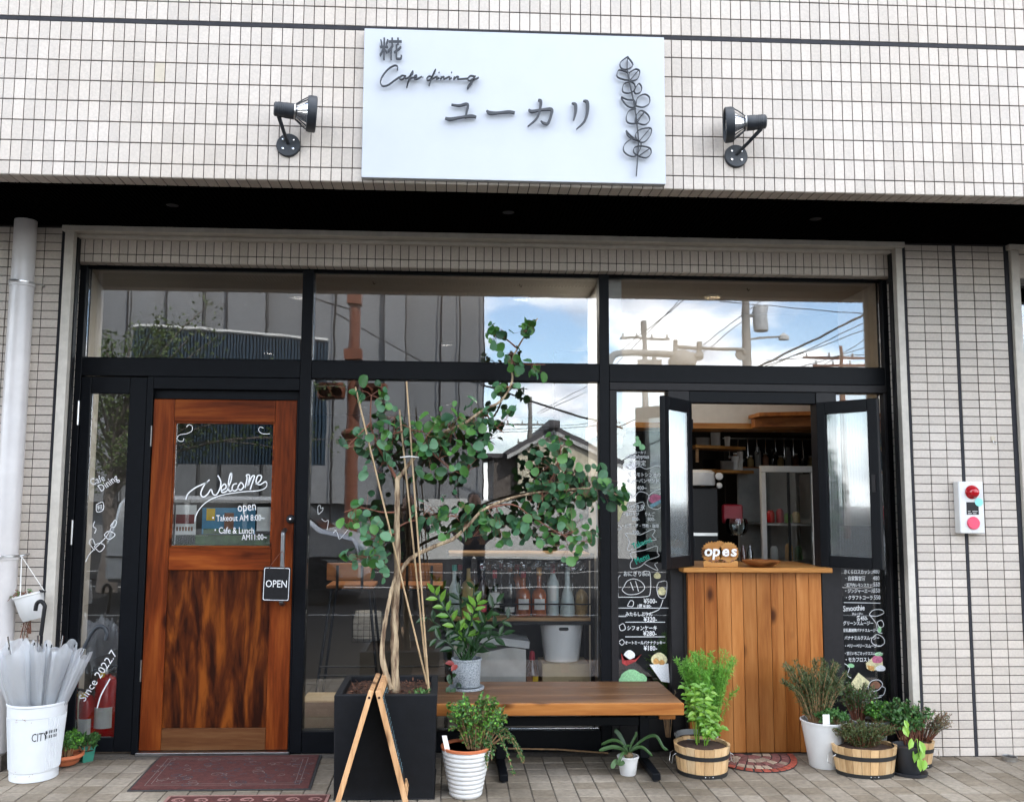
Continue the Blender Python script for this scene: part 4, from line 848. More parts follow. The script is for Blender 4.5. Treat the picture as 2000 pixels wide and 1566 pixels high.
CL = [(2.800, -0.34, 2.342)+(.075, 15, 1), (2.957, -0.33, 2.380)+(.08, 16, 1), (2.879, -0.33, 2.209)+(.08, 15, 0), (3.005, -0.33, 2.168)+(.06, 7, 1), (2.838, -0.33, 2.062)+(.06, 8, 1), (2.077, -0.48, 1.979)+(.06, 6, 0), (2.186, -0.48, 1.981)+(.09, 10, 0), (2.118, -0.48, 1.765)+(.11, 18, 0), (2.241, -0.46, 1.806)+(.13, 26, 0), (2.401, -0.45, 1.770)+(.11, 22, 1),
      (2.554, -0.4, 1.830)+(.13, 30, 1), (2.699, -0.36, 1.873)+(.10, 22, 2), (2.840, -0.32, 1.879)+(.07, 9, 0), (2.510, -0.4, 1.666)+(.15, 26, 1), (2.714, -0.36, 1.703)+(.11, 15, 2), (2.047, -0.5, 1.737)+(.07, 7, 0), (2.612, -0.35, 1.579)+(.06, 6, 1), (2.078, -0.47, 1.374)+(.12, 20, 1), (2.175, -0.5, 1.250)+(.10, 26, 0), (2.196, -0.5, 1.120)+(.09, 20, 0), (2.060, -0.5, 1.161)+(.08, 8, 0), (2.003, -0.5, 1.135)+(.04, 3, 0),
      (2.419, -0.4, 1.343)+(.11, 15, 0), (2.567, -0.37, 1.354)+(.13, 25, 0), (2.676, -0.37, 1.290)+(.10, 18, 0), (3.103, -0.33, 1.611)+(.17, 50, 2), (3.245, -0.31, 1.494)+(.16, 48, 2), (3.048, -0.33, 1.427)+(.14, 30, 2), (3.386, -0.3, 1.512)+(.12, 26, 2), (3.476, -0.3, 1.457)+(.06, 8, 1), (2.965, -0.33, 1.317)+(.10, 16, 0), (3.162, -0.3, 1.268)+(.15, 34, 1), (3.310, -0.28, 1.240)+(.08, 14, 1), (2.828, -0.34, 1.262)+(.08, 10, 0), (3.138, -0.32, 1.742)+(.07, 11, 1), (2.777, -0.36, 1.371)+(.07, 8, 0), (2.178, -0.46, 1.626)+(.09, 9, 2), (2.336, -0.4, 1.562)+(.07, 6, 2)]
BP = [p for b in BR for p in smooth_pts(b, 4)]
lv = []; tw = MB()
for x, y, z, r_, n, kd in CL:
    c = V((x, y, z)); near = min(BP, key=lambda q: (q-c).length)
    subs = [near.lerp(c+rnd_unit()*r_*.6, rs(.6, 1)) for _ in range(max(2, n//5))]
    for s_ in subs: tw.tube([near, near.lerp(s_, .5)+V((0, 0, .006)), s_], [.0022, .0017, .001], 5, False)
    for _ in range(int(n*1.08)):
        o = rnd_unit()*r_*rs(.25, 1)**.6; o.y *= .75; p = c+o; s_ = min(subs, key=lambda q: (q-p).length)
        if (p-s_).length > .02: tw.tube([s_, p], [.001, .0008], 4, False)
        nr = V((rs(-.9, .9), -rs(.15, 1), rs(-.45, .9))).normalized(); d = V((rs(-1, 1), rs(-.4, .4), rs(-1, .7))); d = (d-nr*d.dot(nr)).normalized()
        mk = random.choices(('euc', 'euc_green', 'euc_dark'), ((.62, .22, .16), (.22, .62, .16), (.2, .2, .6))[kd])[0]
        lv.append((p, d, nr, random.choice((.040, .048, .054, .060, .066, .072, .036))*rs(.76, 1.02), mk))
lv.sort(key=lambda t: -t[3]); rest = {k: MB() for k in LM}
for i, (p, d, nr, s_, mk) in enumerate(lv):
    M = Matrix((d.cross(nr), d, nr)).transposed()
    if i < 300: inst(LM[mk], 'leaf', eu, p, M.to_euler(), (s_*rs(.85, 1), s_, s_))
    else:
        M4 = M.to_4x4() @ Matrix.Scale(s_, 4); rest[mk].add([M4 @ v.co+p for v in LM[mk].vertices], [tuple(f.vertices) for f in LM[mk].polygons])
for k in rest: rest[k].build('leaf', k, eu, True, kind='stuff')
tw.build('twigs', 'redtwig', eu, kind='stuff')
for nm, a, b, lab in (('bamboo_stake', (2.314, -0.46, 2.058), (2.455, -0.5, 0.472), 'bamboo stake reaching highest beside the eucalyptus trunk'), ('bamboo_stake', (2.052, -0.5, 2.019), (2.443, -0.48, 0.511), 'bamboo stake leaning far left through the eucalyptus crown'), ('bamboo_stake', (2.279, -0.45, 1.909), (2.449, -0.47, 0.483), 'short pale bamboo stake between the other two eucalyptus stakes')):
    a, b = V(a), V(b); t = thing(nm, b, lab, 'stake', 'bamboo stakes in the planter'); k = 9
    for i in range(k):
        p, q = b.lerp(a, i/k), b.lerp(a, (i+1)/k); MB().tube([p, p.lerp(q, .03), p.lerp(q, .97), q], [.0060, .0048, .0046, .0056], 8).build('culm', 'bamboo', t, True)
tie = one('plant_tie', MB().tube([(2.289, -0.47, 1.658), (2.338, -0.49, 1.663), (2.385, -0.47, 1.659)], .003, 6), 'paper', 'pale tie joining the stakes below the eucalyptus crown', 'tie')
# ---- bench
bn = thing('bench', (3.05, -.15, 0), 'long brown wooden bench on black steel legs under the window', 'bench')
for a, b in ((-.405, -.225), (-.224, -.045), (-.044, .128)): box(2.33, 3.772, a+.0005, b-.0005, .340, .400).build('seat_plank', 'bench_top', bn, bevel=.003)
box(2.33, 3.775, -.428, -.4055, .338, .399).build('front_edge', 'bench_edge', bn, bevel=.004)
for x in (2.84, 3.628):
    box(x-.022, x+.022, -.42, .10, .012, .045).build('foot', 'alu', bn, bevel=.003); box(x-.026, x+.026, -.145, -.095, .045, .30).build('leg', 'alu', bn, bevel=.003)
    box(x-.03, x+.03, -.34, .08, .301, .339).build('bracket', 'alu', bn, bevel=.003)
    for y in (-.39, .07): MB().lathe([(.014, 0), (.014, .012), (0, .012)], (x, y, 0), 12).build('glide', 'rubber', bn)
box(2.867, 3.601, -.135, -.105, .215, .262).build('stretcher', 'alu', bn, bevel=.003)
box(3.66, 3.745, -.36, -.30, .302, .337).build('cleat', 'bench_edge', bn, bevel=.002)
one('bamboo_cane', MB().tube([(2.895, 0.09, 0.037), (3.181, 0.09, 0.030), (3.468, 0.085, 0.009)], .0045, 7), 'twig', 'thin brown cane lying behind the bench at floor level', 'cane')
# ---- A-board
ab = thing('a_board', (2.2, -.63, 0), 'small wooden A-frame chalkboard seen from the side before the planter', 'sign board')
def aframe(sgn, x0, x1):
    top, ft = V((x0, 0, .552)), V((x1, 0, .004)); d = (ft-top); L_ = d.length; d.normalize(); nr = V((-d.z, 0, d.x)) if sgn > 0 else V((d.z, 0, -d.x))
    nr = V((abs(nr.x)*sgn, 0, nr.z if sgn*nr.x > 0 else -nr.z))
    def mp(u, v, w_): q = top+d*u+nr*w_; return (q.x, v, q.z)
    def p(n, u0, u1, v0, v1, w0, w1, m_): return MB().prism([(u0, v0), (u1, v0), (u1, v1), (u0, v1)], mp, w0, w1).build(n, m_, ab, bevel=.002)
    p('rail', 0, L_, -.846, -.816, -.012, .012, 'board_wood'); p('rail', 0, L_, -.444, -.414, -.012, .012, 'board_wood')
    p('cross_rail', 0, .04, -.8155, -.4445, -.011, .011, 'board_wood'); p('cross_rail', L_-.10, L_-.06, -.8155, -.4445, -.011, .011, 'board_wood')
    bd = p('chalk_panel', .0405, L_-.1005, -.8155, -.4445, -.004, .004, 'board_black')
    m = MB()
    for k in range(17):
        u = .06+k*.022; v = -.79
        while v < -.47:
            l_ = rs(.006, .03); m.ribbon([(u+rs(-.003, .003), v, .004), (u+rs(-.004, .004), v+l_*.5, .004), (u, v+l_, .004)], lambda a, b, c: mp(a, b, c), .0046*1, None, 2); v += l_+rs(.004, .02)
    m.build('chalk_marks', 'chalk_blue', bd, kind='stuff')
    for u in (.03,): MB().lathe([(.006, 0), (.006, .003), (0, .004)], mp(u, -.846, 0), 10, Matrix.Rotation(R(90), 4, 'X')).build('bolt', 'brown_glass', ab)
aframe(-1, 2.192, 2.034); aframe(1, 2.222, 2.372)
# ---- pots
def pot(name, c, r, R_, h, m_, label, cat='pot', lip=.006, n=32, soil=True, extra=None, group=None, prof=None, sx=1, sy=1, base=0):
    t = thing(name, (c[0], c[1], base), label, cat, group); z = base
    P = prof or [(r*.96, .0), (r, .004), (R_-.004, h-lip*2), (R_, h-lip*2+.001), (R_+.002, h-.002), (R_, h), (R_-lip, h), (R_-lip-.002, h-.03)]
    MB().lathe([(a, b+z) for a, b in P], (c[0], c[1], 0), n, None, sx, sy).build('pot', m_, t, True)
    if soil: MB().lathe([(P[-1][0]-.001, h-.028+z), (R_*.5, h-.020+z), (0, h-.017+z)], (c[0], c[1], 0), 20, None, sx, sy).build('soil', 'soil', t, True)
    return t
def bush(name, label, c, zb, rx_, ry_, h, n, ll, lw, ms, stems=14, droop=.0, stem_m='twig', cat='plant', up=.5, k=4, tip=.3, lean=(0, 0), cone=1.0):
    """leafy plant: stems fanning out from c at height zb, leaves along them"""
    t = thing(name, (c[0], c[1], zb), label, cat); st_ = MB(); fo = {q: MB() for q in ms}
    for i in range(stems):
        a = 2*pi*i/stems+rs(-.4, .4); q = rs(.2, 1)**.7
        e = V((c[0]+rx_*q*cos(a)+lean[0], c[1]+ry_*q*sin(a)+lean[1], zb+h*rs(.55, 1)*(1-.35*q*cone)-droop*q*q)); b = V((c[0]+rx_*.25*q*cos(a), c[1]+ry_*.25*q*sin(a), zb-.01))
        mid = b.lerp(e, .55)+V((0, 0, h*.12+droop*.45)); P = smooth_pts([b, mid, e], 6); st_.tube(P, [.0022*(1-.6*j/12)+.0004 for j in range(len(P))], 4, False)
        for j in range(max(1, n//stems)):
            f = rs(tip, 1)**.8; p = P[min(int(f*(len(P)-1)), len(P)-2)]+rnd_unit()*rs(0, ll*.5); tg = (P[-1]-P[0]).normalized()
            d = (rnd_unit()+tg*up).normalized(); fo[random.choice(ms)].leaf(p, d, rnd_unit()+V((0, -.4, .8)), ll*rs(.6, 1.25), lw*rs(.7, 1.2), .12, k)
    st_.build('stems', stem_m, t, kind='stuff')
    for q in fo:
        if fo[q].f: fo[q].build('foliage', q, t, kind='stuff')
    return t
# umbrella bin
ub = pot('umbrella_bin', (.412, -.246), .116, .146, .385, 'pot_bin', 'tall white ribbed metal bin full of clear umbrellas', 'bin', soil=False, prof=[(.112, 0), (.116, .003), (.117, .045), (.119, .047), (.1195, .05), (.1385, .318), (.1405, .320), (.143, .372), (.147, .376), (.147, .384), (.143, .386), (.139, .380), (.112, .02), (0, .02)])
m = MB()
for k in range(44):
    a = R(150+k*5.6); 
    if 235 < (150+k*5.6) % 360 < 318: continue
    m.tube([(.412+.1195*cos(a), -.246+.1195*sin(a), .055), (.412+.1385*cos(a), -.246+.1385*sin(a), .315)], .0032, 5)
m.build('ribs', 'pot_bin', ub, kind='stuff')
def bmap(u, v, w_): a = -pi/2+u/.13; r_ = .1200+max(0, v-.05)/.268*.019+w_; return (.412+r_*cos(a), -.246+r_*sin(a), v)
m = MB(); m.text('CITY', lambda u, v, w_: bmap(.034+u*.60, .208+v*1.05, w_), .056, .0012); m.build('lettering', 'black', ub)
m = MB()
for k in range(7):
    for q in range(2): u = .096+k*.009; m.add([bmap(u, .213+.024*q+.003, .0014), bmap(u+.006, .213+.024*q+.003, .0014), bmap(u+.006, .213+.024*q+.018, .0014), bmap(u, .213+.024*q+.018, .0014)], [(0, 1, 2, 3)])
m.build('print', 'black', ub, kind='stuff')
m = MB()
for k in range(16): u, v = rs(-.07, .05), random.choice((.31, .045))+rs(-.012, .012); m.add([bmap(u+dx, v+dz, .0045) for dx, dz in ((0, 0), (.004, .001), (.003, .005))], [(0, 1, 2)])
m.build('rust_spots', 'brown_print', ub, kind='stuff')
def umbrella(label, base, tip, wid, handle, hk, seed):
    random.seed(seed); t = thing('umbrella', base, label, 'umbrella', 'clear umbrellas in the white bin'); b, e = V(base), V(tip); ax = (e-b); L_ = ax.length; M = ax.to_track_quat('Z', 'Y').to_matrix(); n = 72; NJ = 14; m = MB(); vs = []
    for j in range(NJ+1):
        f = j/NJ; z = L_*f; r_ = .010+wid*f**1.15*(1-.12*(f > .95))
        for k in range(n):
            a = 2*pi*k/n; pl_ = 1+.13*cos(5*a+f*2.2+seed)*f+.17*cos(3*a-f*1.4+seed*2)*f+.05*cos(9*a+seed+5*f)*f; zz_ = z-(.028*(1-cos(3*a+seed))*f+.008*cos(8*a) if j == NJ else 0); q_ = rs(-.004, .004)*f
            vs.append(b+M @ V(((r_*pl_+q_)*cos(a), (r_*pl_+q_)*sin(a)*.8, zz_)))
    m.add(vs, [(j*n+k, j*n+(k+1) % n, (j+1)*n+(k+1) % n, (j+1)*n+k) for j in range(NJ) for k in range(n)]); m.build('canopy', 'vinyl', t, True, ang=70)
    for k in range(8):
        a = 2*pi*k/8+.15; MB().tube([b+M @ V((.012*cos(a), .012*sin(a), L_*.08)), b+M @ V((wid*.55*cos(a), wid*.45*sin(a), L_*.5)), b+M @ V((wid*.9*cos(a), wid*.72*sin(a), L_*.97))], .0012, 5).build('rib', 'steel', t)
        if k % 3 == 0: MB().lathe([(.003, 0), (.003, .014), (0, .016)], b+M @ V((wid*.9*cos(a), wid*.72*sin(a), L_*.96)), 6, M.to_4x4()).build('rib_tip', 'black', t)
    MB().tube([b+ax*.02, e+ax*.05], .0042, 8).build('shaft', 'chrome', t, True)
    if handle:
        MB().tube(smooth_pts(handle, 6), .0105, 10).build('handle', hk, t, True)
    random.seed(seed+99)
umbrella('clear umbrella leaning left with a wide crumpled canopy, in the white bin', (.40, -.26, .06), (.272, -.30, .69), .125, None, None, 3)
umbrella('clear umbrella with a black crook handle, in the middle of the white bin', (.412, -.246, .05), (.405, -.27, .69), .055, [(0.420, -0.27, 0.722), (0.429, -0.27, 0.841), (0.430, -0.27, 0.875), (0.410, -0.27, 0.896), (0.390, -0.27, 0.885), (0.384, -0.27, 0.848)], 'black', 5)
umbrella('clear umbrella with spread canopy edge right of the black crook handle', (.42, -.23, .06), (.505, -.21, .68), .088, None, None, 8)
umbrella('tightly wrapped white umbrella leaning right with a grey crook handle', (.43, -.26, .08), (.628, -.22, .645), .046, [(0.624, -0.22, 0.648), (0.658, -0.22, 0.722), (0.688, -0.22, 0.757), (0.720, -0.22, 0.757), (0.740, -0.22, 0.725), (0.734, -0.22, 0.688)], 'lamp_black', 11)
random.seed(21)
# hanging pot
hp = thing('hanging_pot', (.30, -.13, .77), 'tilted white hanging pot strung from the downpipe bracket', 'pot')
M = Matrix.Rotation(R(-15), 4, 'Y'); c = V((.318, -.135, .785))
MB().lathe([(.050, 0), (.054, .004), (.060, .028), (.062, .030), (.074, .128), (.079, .130), (.079, .140), (.073, .140), (.070, .115)], c, 28, M).build('pot', 'pot_white', hp, True)
MB().lathe([(.070, .118), (0, .124)], c, 20, M).build('soil', 'soil', hp)
for a in (20, 150, 265):
    q = c+M.to_3x3() @ V((.077*cos(R(a)), .077*sin(R(a)), .135)); MB().tube([q, (.218, -.10, 1.118)], .0022, 5).build('cord', 'paper', hp)
MB().tube([c+M.to_3x3() @ V((.07, -.02, .14)), c+M.to_3x3() @ V((.105, -.03, .128))], [.008, .004], 8).build('clip', 'black', hp)
bush('trailing_succulent', 'sparse reddish succulent trailing from the white hanging pot', (.285, -.15), .905, .075, .05, .045, 90, .016, .008, ['thyme', 'red_leaf', 'herb'], 10, .05, 'redtwig', lean=(-.03, 0))
bush('dried_vine', 'dry bare vine hanging down beside the downpipe under the hanging pot', (.30, -.13), .72, .04, .03, .02, 40, .014, .007, ['dry', 'thyme'], 8, .20, 'redtwig', lean=(-.03, 0))
# left pots
pot('terracotta_bowl', (.497, -.066), .050, .088, .070, 'terracotta', 'shallow orange terracotta bowl behind the umbrella bin', prof=[(.05, .012), (.064, .02), (.080, .05), (.084, .052), (.091, .055), (.091, .070), (.083, .071), (.080, .05)])
bush('parsley', 'curly green parsley growing in the terracotta bowl', (.50, -.06), .055, .105, .09, .155, 1100, .021, .017, ['herb', 'herb', 'dill'], 26, .02)
pot('square_pot', (.566, .03), .040, .054, .088, 'pot_green', 'small dark green plastic pot by the side leaf', n=4)
bush('celery_plant', 'dark green leafy herb in the green plastic pot', (.575, .0), .075, .095, .07, .095, 620, .022, .017, ['herb', 'fern'], 18, .02)
pot('clay_pot', (.045, -.10), .03, .042, .08, 'terracotta', 'little clay pot on the step at the left edge', base=.085)
# ribbed pot
pr = [(.072, 0), (.076, .004)]
for k in range(10): z0 = .006+k*.0215; f = .078+k*.0042; pr += [(f, z0), (f+.0035, z0+.006), (f+.0045, z0+.013), (f+.0015, z0+.0205)]
pr += [(.122, .224), (.124, .232), (.121, .236), (.114, .236), (.111, .20)]
rp_ = pot('ribbed_pot', (2.642, -.586), 0, .121, .236, 'pot_white', 'tall white ribbed pot before the bench with an orange rim', prof=pr)
MB().lathe([(.1235, .225), (.1255, .2365), (.120, .239), (.1125, .2375), (.111, .225)], (2.642, -.586, 0), 32).build('rim', 'terracotta', rp_, True)
bush('oregano', 'bushy light green oregano spilling over the white ribbed pot', (2.69, -.59), .215, .17, .14, .30, 4200, .017, .014, ['herb', 'herb', 'dill', 'thyme'], 90, .03, 'twig', up=.2, cone=.55, tip=.12)
bush('creeping_oregano', 'trailing green stems hanging at the right side of the ribbed pot', (2.74, -.57), .25, .17, .12, .05, 1500, .014, .011, ['herb', 'fern'], 26, .16, 'twig', up=.2, lean=(.05, 0))
lb = one('plant_label', MB().prism([(-.012, 0), (.012, 0), (.012, .075), (-.012, .075)], lambda u, v, w_: (2.553+u-.25*v, -.66+w_+.3*v, .222+v), 0, .0015), 'paper', 'white plant label stuck in the ribbed pot', 'label')
# granite pot on bench
gp = pot('granite_pot', (2.652, -.06), .075, .084, .15, 'granite', 'grey speckled cylindrical pot standing on the bench', base=.416)
MB().lathe([(.085, .400), (.098, .402), (.100, .413), (.095, .415), (.080, .408), (0, .408)], (2.652, -.06, 0), 30).build('saucer', 'granite', gp, True)
zp = thing('zz_plant', (2.652, -.06, .55), 'glossy dark green plant with arching leaflet stems in the granite pot', 'plant')
m = MB(); m.leaf((0, 0, 0), (0, 1, 0), (0, 0, 1), 1, .42, .18, 6); ZM = {k: m.mesh('leaflet', k, smooth=True) for k in ('zz', 'zz_new')}
for i, (tx_, tz_, ty_, mk) in enumerate(((2.42, 1.02, -.14, 'zz_new'), (2.50, .92, -.02, 'zz'), (2.36, .86, -.10, 'zz'), (2.60, 1.00, -.02, 'zz'), (2.70, 1.06, .02, 'zz'), (2.86, .95, -.08, 'zz'), (2.95, .86, -.12, 'zz'), (2.78, .84, -.16, 'zz'), (2.44, .72, -.16, 'zz'), (2.73, .95, -.05, 'zz_new'), (2.55, .78, -.17, 'zz'), (2.9, .74, -.12, 'zz'))):
    b = V((2.652+rs(-.03, .03), -.06+rs(-.03, .03), .545)); e = V((tx_, ty_, tz_)); e = b+(e-b)*.80
    P = smooth_pts([b, b.lerp(e, .5)+V((0, 0, .035)), e], 7); MB().tube(P, [.006-.0035*k/14 for k in range(15)], 6).build('stem', 'zz', zp, True)
    for k in range(4, 15, 1 if mk == 'zz_new' else 2) if i % 2 else range(3, 15, 1 if mk == 'zz_new' else 2):
        p = P[k]; tg = (P[min(k+1, 14)]-P[k-1]).normalized(); sd_ = tg.cross(V((rs(-.2, .2), -1, .3))).normalized()*(1 if (k//2 if mk == 'zz' else k) % 2 else -1)
        d = (sd_+tg*.75).normalized() if k < 14 else tg; nr = V((rs(-.3, .3), -.8, .6)); nr = (nr-d*nr.dot(d)).normalized(); s_ = rs(.075, .105)*(1-.25*(k/14)) ; inst(ZM[mk], 'leaflet', zp, p, Matrix((d.cross(nr), d, nr)).transposed().to_euler(), (s_, s_, s_))
for p, d in (((2.585, -.14, .55), (-1, -.3, .1)), ((2.60, -.145, .545), (-.5, -.5, -.4))):
    MB().leaf(p, d, (0, -.6, .6), .055, .035, .15, 6).build('bract', 'red_leaf', zp, True)
for i in range(9):
    p = V((2.575+rs(-.03, .03), -.145, .50-.012*i+rs(-.01, .01))); MB().leaf(p, (rs(-1, .6), -.3, rs(-1, .2)), (0, -1, .3), rs(.035, .05), .026, .15, 6).build('trailing_leaf', 'zz', zp, True)
# small white pot + staghorn
pot('small_pot', (3.509, -.274), .042, .057, .096, 'pot_white', 'small plain white pot on the floor under the bench end')
fn = thing('staghorn_fern', (3.509, -.274, .09), 'staghorn fern with strap fronds in the small white pot', 'plant')
def frond(pts, wd):
    P = smooth_pts(pts, 6); m = MB(); n = len(P); vs = []
    for i, p in enumerate(P):
        f = i/(n-1); tg = (P[min(i+1, n-1)]-P[max(i-1, 0)]).normalized(); sd_ = tg.cross(V((.15, -.9, .35))).normalized(); w_ = wd*.62*(.25+.75*math.sin(min(1, f*1.15+.1)*pi*.62))*(1 if f < .9 else 1.1-(f-.9)*8)
        vs += [p+sd_*w_/2, p-V((0, .004, 0)), p-sd_*w_/2]
    m.add(vs, [(3*i+j, 3*i+3+j, 3*i+4+j, 3*i+1+j) for i in range(n-1) for j in (0, 1)]); m.build('frond', 'fern', fn, True)
b_ = (3.512, -.274, .10)
for pts, wd in (([b_, (3.473, -0.3, 0.136), (3.415, -0.32, 0.153), (3.344, -0.34, 0.140)], .032), ([b_, (3.472, -0.28, 0.163), (3.423, -0.28, 0.176), (3.365, -0.28, 0.153)], .026), ([b_, (3.467, -0.33, 0.072), (3.426, -0.36, 0.088), (3.403, -0.38, 0.061)], .042), ([b_, (3.475, -0.33, 0.124), (3.453, -0.36, 0.111), (3.440, -0.37, 0.083)], .03), ([b_, (3.490, -0.26, 0.157), (3.464, -0.25, 0.203), (3.442, -0.25, 0.221)], .04),
                ([b_, (3.537, -0.27, 0.133), (3.609, -0.27, 0.186), (3.664, -0.27, 0.193), (3.697, -0.28, 0.140), (3.724, -0.28, 0.124)], .026), ([b_, (3.538, -0.29, 0.133), (3.583, -0.3, 0.144), (3.632, -0.31, 0.102)], .026), ([b_, (3.529, -0.27, 0.154), (3.554, -0.27, 0.199), (3.554, -0.27, 0.218)], .022), ([b_, (3.499, -0.31, 0.129), (3.483, -0.32, 0.152), (3.518, -0.31, 0.157)], .022)):
    frond(pts, wd)
MB().lathe([(.0, .0), (.022, .006), (.026, .016), (.016, .028), (0, .032)], (3.512, -.280, .084), 14).build('crown', 'dry', fn, True)
# barrels
def barrel(label, c, rb, rt, h, n, sx=1, sy=1):
    t = thing('barrel_planter', (c[0], c[1], 0), label, 'planter', 'stave barrel planters')
    for k in range(n):
        a0, a1 = 2*pi*k/n+.0011/rt, 2*pi*(k+1)/n-.0011/rt; dr_ = rs(-.0012, .0012); dz = rs(-.002, .002); vs = []
        for r_, z in ((rb, .004), (rt, h+dz)):
            for q in (0, -.013):
                for a in (a0, (a0+a1)/2, a1): vs.append((c[0]+(r_+q+dr_)*sx*cos(a), c[1]+(r_+q+dr_)*sy*sin(a), z))
        MB().add(vs, [(0, 1, 7, 6), (1, 2, 8, 7), (3, 9, 10, 4), (4, 10, 11, 5), (6, 7, 10, 9), (7, 8, 11, 10), (0, 6, 9, 3), (2, 5, 11, 8), (0, 3, 4, 1), (1, 4, 5, 2)]).build('stave', 'stave', t)
    for z0, z1 in ((.0, .021), (h*.60, h*.60+.022)):
        f = lambda z: rb+(rt-rb)*z/h
        MB().lathe([(f(z0)-.003, z0), (f(z0)+.0025, z0), (f(z1)+.0025, z1), (f(z1)-.003, z1)], (c[0], c[1], 0), 40, None, sx, sy).build('hoop', 'hoop', t, True)
    for k in range(3): MB().lathe([(.003, 0), (0, .002)], (c[0]+.02*(k-1), c[1]-(rb+.003)*sy, .012), 8, rx).build('rivet', 'steel', t)
    MB().lathe([(rt-.014, h-.016), (rt*.5, h-.008), (0, h-.006)], (c[0], c[1], 0), 24, None, sx, sy).build('soil', 'soil', t, True)
    for s in (-1, 1):
        X = c[0]+s*(rt*sx+.002); z = h*.62; MB().tube([(X-s*.004, c[1]-.03, z+.012), (X+s*.012, c[1]-.03, z+.002), (X+s*.018, c[1]-.024, z-.04), (X+s*.018, c[1]+.024, z-.04), (X+s*.012, c[1]+.03, z+.002), (X-s*.004, c[1]+.03, z+.012)], .0022, 6).build('handle', 'steel', t)
    return t
barrel('small stave barrel with black hoops and basil, left of the wooden counter', (3.914, -.248), .130, .149, .152, 18)
barrel('wide oval stave barrel of thyme at the front right', (4.786, -.285), .130, .150, .150, 22, 1.14, .85)
barrel('little stave barrel half hidden behind the black pot at the right wall', (5.150, -.150), .066, .088, .135, 14)
bs_ = thing('basil_plant', (3.914, -.25, .14), 'bright yellow-green basil with large leaves in the left barrel', 'plant')
for i in range(11):
    a = rs(0, 6.3); q = rs(.02, .10); b = V((3.914+.03*cos(a), -.25+.03*sin(a), .14)); e = V((3.914+q*cos(a)*1.25, -.26+q*sin(a), rs(.22, .47) if i < 8 else rs(.18, .26))); P = smooth_pts([b, b.lerp(e, .5)+V((0, 0, .02)), e], 5)
    MB().tube(P, [.0032-.0018*k/10 for k in range(11)], 6).build('stem', 'basil', bs_, True)
    for k in range(4, 11):
        for s in (-1, 1):
            d = (V((s*rs(.4, 1), rs(-.6, .3), rs(-.5, .4)))).normalized(); MB().leaf(P[k], d, (rs(-.3, .3), -.6, .8), rs(.030, .056), rs(.020, .032), .2, 6).build('leaf', 'basil', bs_, True)
bush('dill_plant', 'tall feathery bright green dill by the left edge of the counter', (3.99, -.10), .15, .19, .11, .50, 9000, .026, .0042, ['dill'], 80, .0, 'dill', up=.15, cone=.3, tip=.2)
pot('grey_bucket', (3.945, -.03), .085, .120, .140, 'pot_grey', 'grey plastic bucket behind the basil barrel')
bush('dry_lavender', 'thin grey lavender twigs at the bench end', (3.80, .03), .12, .05, .04, .28, 240, .018, .005, ['lavender', 'dry'], 12, 0, 'twig', cone=.2)
pot('white_bucket', (4.622, -.155), .080, .122, .248, 'pot_white', 'tall plain white bucket pot right of the counter')
bush('rosemary', 'spiky grey-green rosemary fanning out of the tall white bucket', (4.60, -.13), .24, .20, .12, .35, 9000, .022, .0046, ['rosemary', 'thyme', 'rosemary'], 90, 0, 'twig', up=.7, cone=.35, tip=.1)
bush('oregano', 'small fresh green oregano cushion at the front of the tall white bucket', (4.655, -.205), .235, .095, .07, .10, 1500, .015, .013, ['herb'], 40, .02, up=.2)
one('plant_label', box(4.575, 4.612, -.262, -.260, .248, .300), 'paper', 'white plant tag at the rim of the tall white bucket', 'label')
pot('grey_pot', (4.93, -.03), .075, .120, .225, 'pot_grey', 'pale grey round pot in the back row of the herb group')
bush('lavender_bush', 'mixed lavender with violet tips in the grey back pot', (4.88, -.02), .21, .13, .08, .22, 3200, .016, .006, ['lavender', 'thyme', 'herb'], 60, 0, 'redtwig', cone=.3)
bush('marjoram', 'rounded green marjoram behind the oval barrel', (4.99, -.06), .20, .12, .09, .15, 2600, .016, .013, ['herb', 'dill', 'herb'], 60, .02, up=.2)
bush('thyme', 'dense brownish green thyme filling the oval barrel', (4.786, -.285), .135, .19, .125, .14, 11000, .013, .0055, ['thyme', 'thyme', 'rosemary'], 140, 0, 'redtwig', up=.3, cone=.25, tip=.05)
bp_ = pot('black_pot', (5.018, -.30), .058, .080, .150, 'pot_black', 'black plastic pot on a saucer beside the oval barrel')
MB().lathe([(.08, .001), (.092, .003), (.095, .016), (.090, .017), (.07, .008), (0, .008)], (5.018, -.30, 0), 28).build('saucer', 'pot_black', bp_, True)
bush('mint', 'dark leafy mint rising from the black pot', (5.06, -.22), .14, .13, .10, .26, 1100, .024, .017, ['herb', 'fern'], 34, .0, 'redtwig', up=.2, cone=.4, k=6)
po = thing('pothos', (5.03, -.37, .15), 'lime green pothos leaves hanging over the black pot', 'plant')
for px, py_, s_ in ((5.00, .205, .062), (5.035, .195, .070), (5.02, .150, .075), (5.055, .155, .066), (5.035, .110, .074), (5.06, .10, .06), (4.955, .27, .06), (4.96, .30, .05)):
    MB().leaf((px, -.385+rs(-.01, .02), py_), (rs(-.5, .5), -.25, -1), (rs(-.4, .4), -1, .35), s_, s_*.58, .16, 6).build('leaf', 'pothos', po, True)
MB().tube(smooth_pts([(5.03, -.33, .15), (5.03, -.375, .20), (5.03, -.385, .15), (5.045, -.385, .09)]), .002, 6).build('vine', 'pothos', po)
bush('dry_grass', 'wispy straw-coloured herb against the right tiled wall', (5.19, -.13), .12, .14, .09, .18, 2600, .016, .005, ['dry', 'lavender', 'thyme'], 60, 0, 'redtwig', cone=.3, lean=(.04, 0))
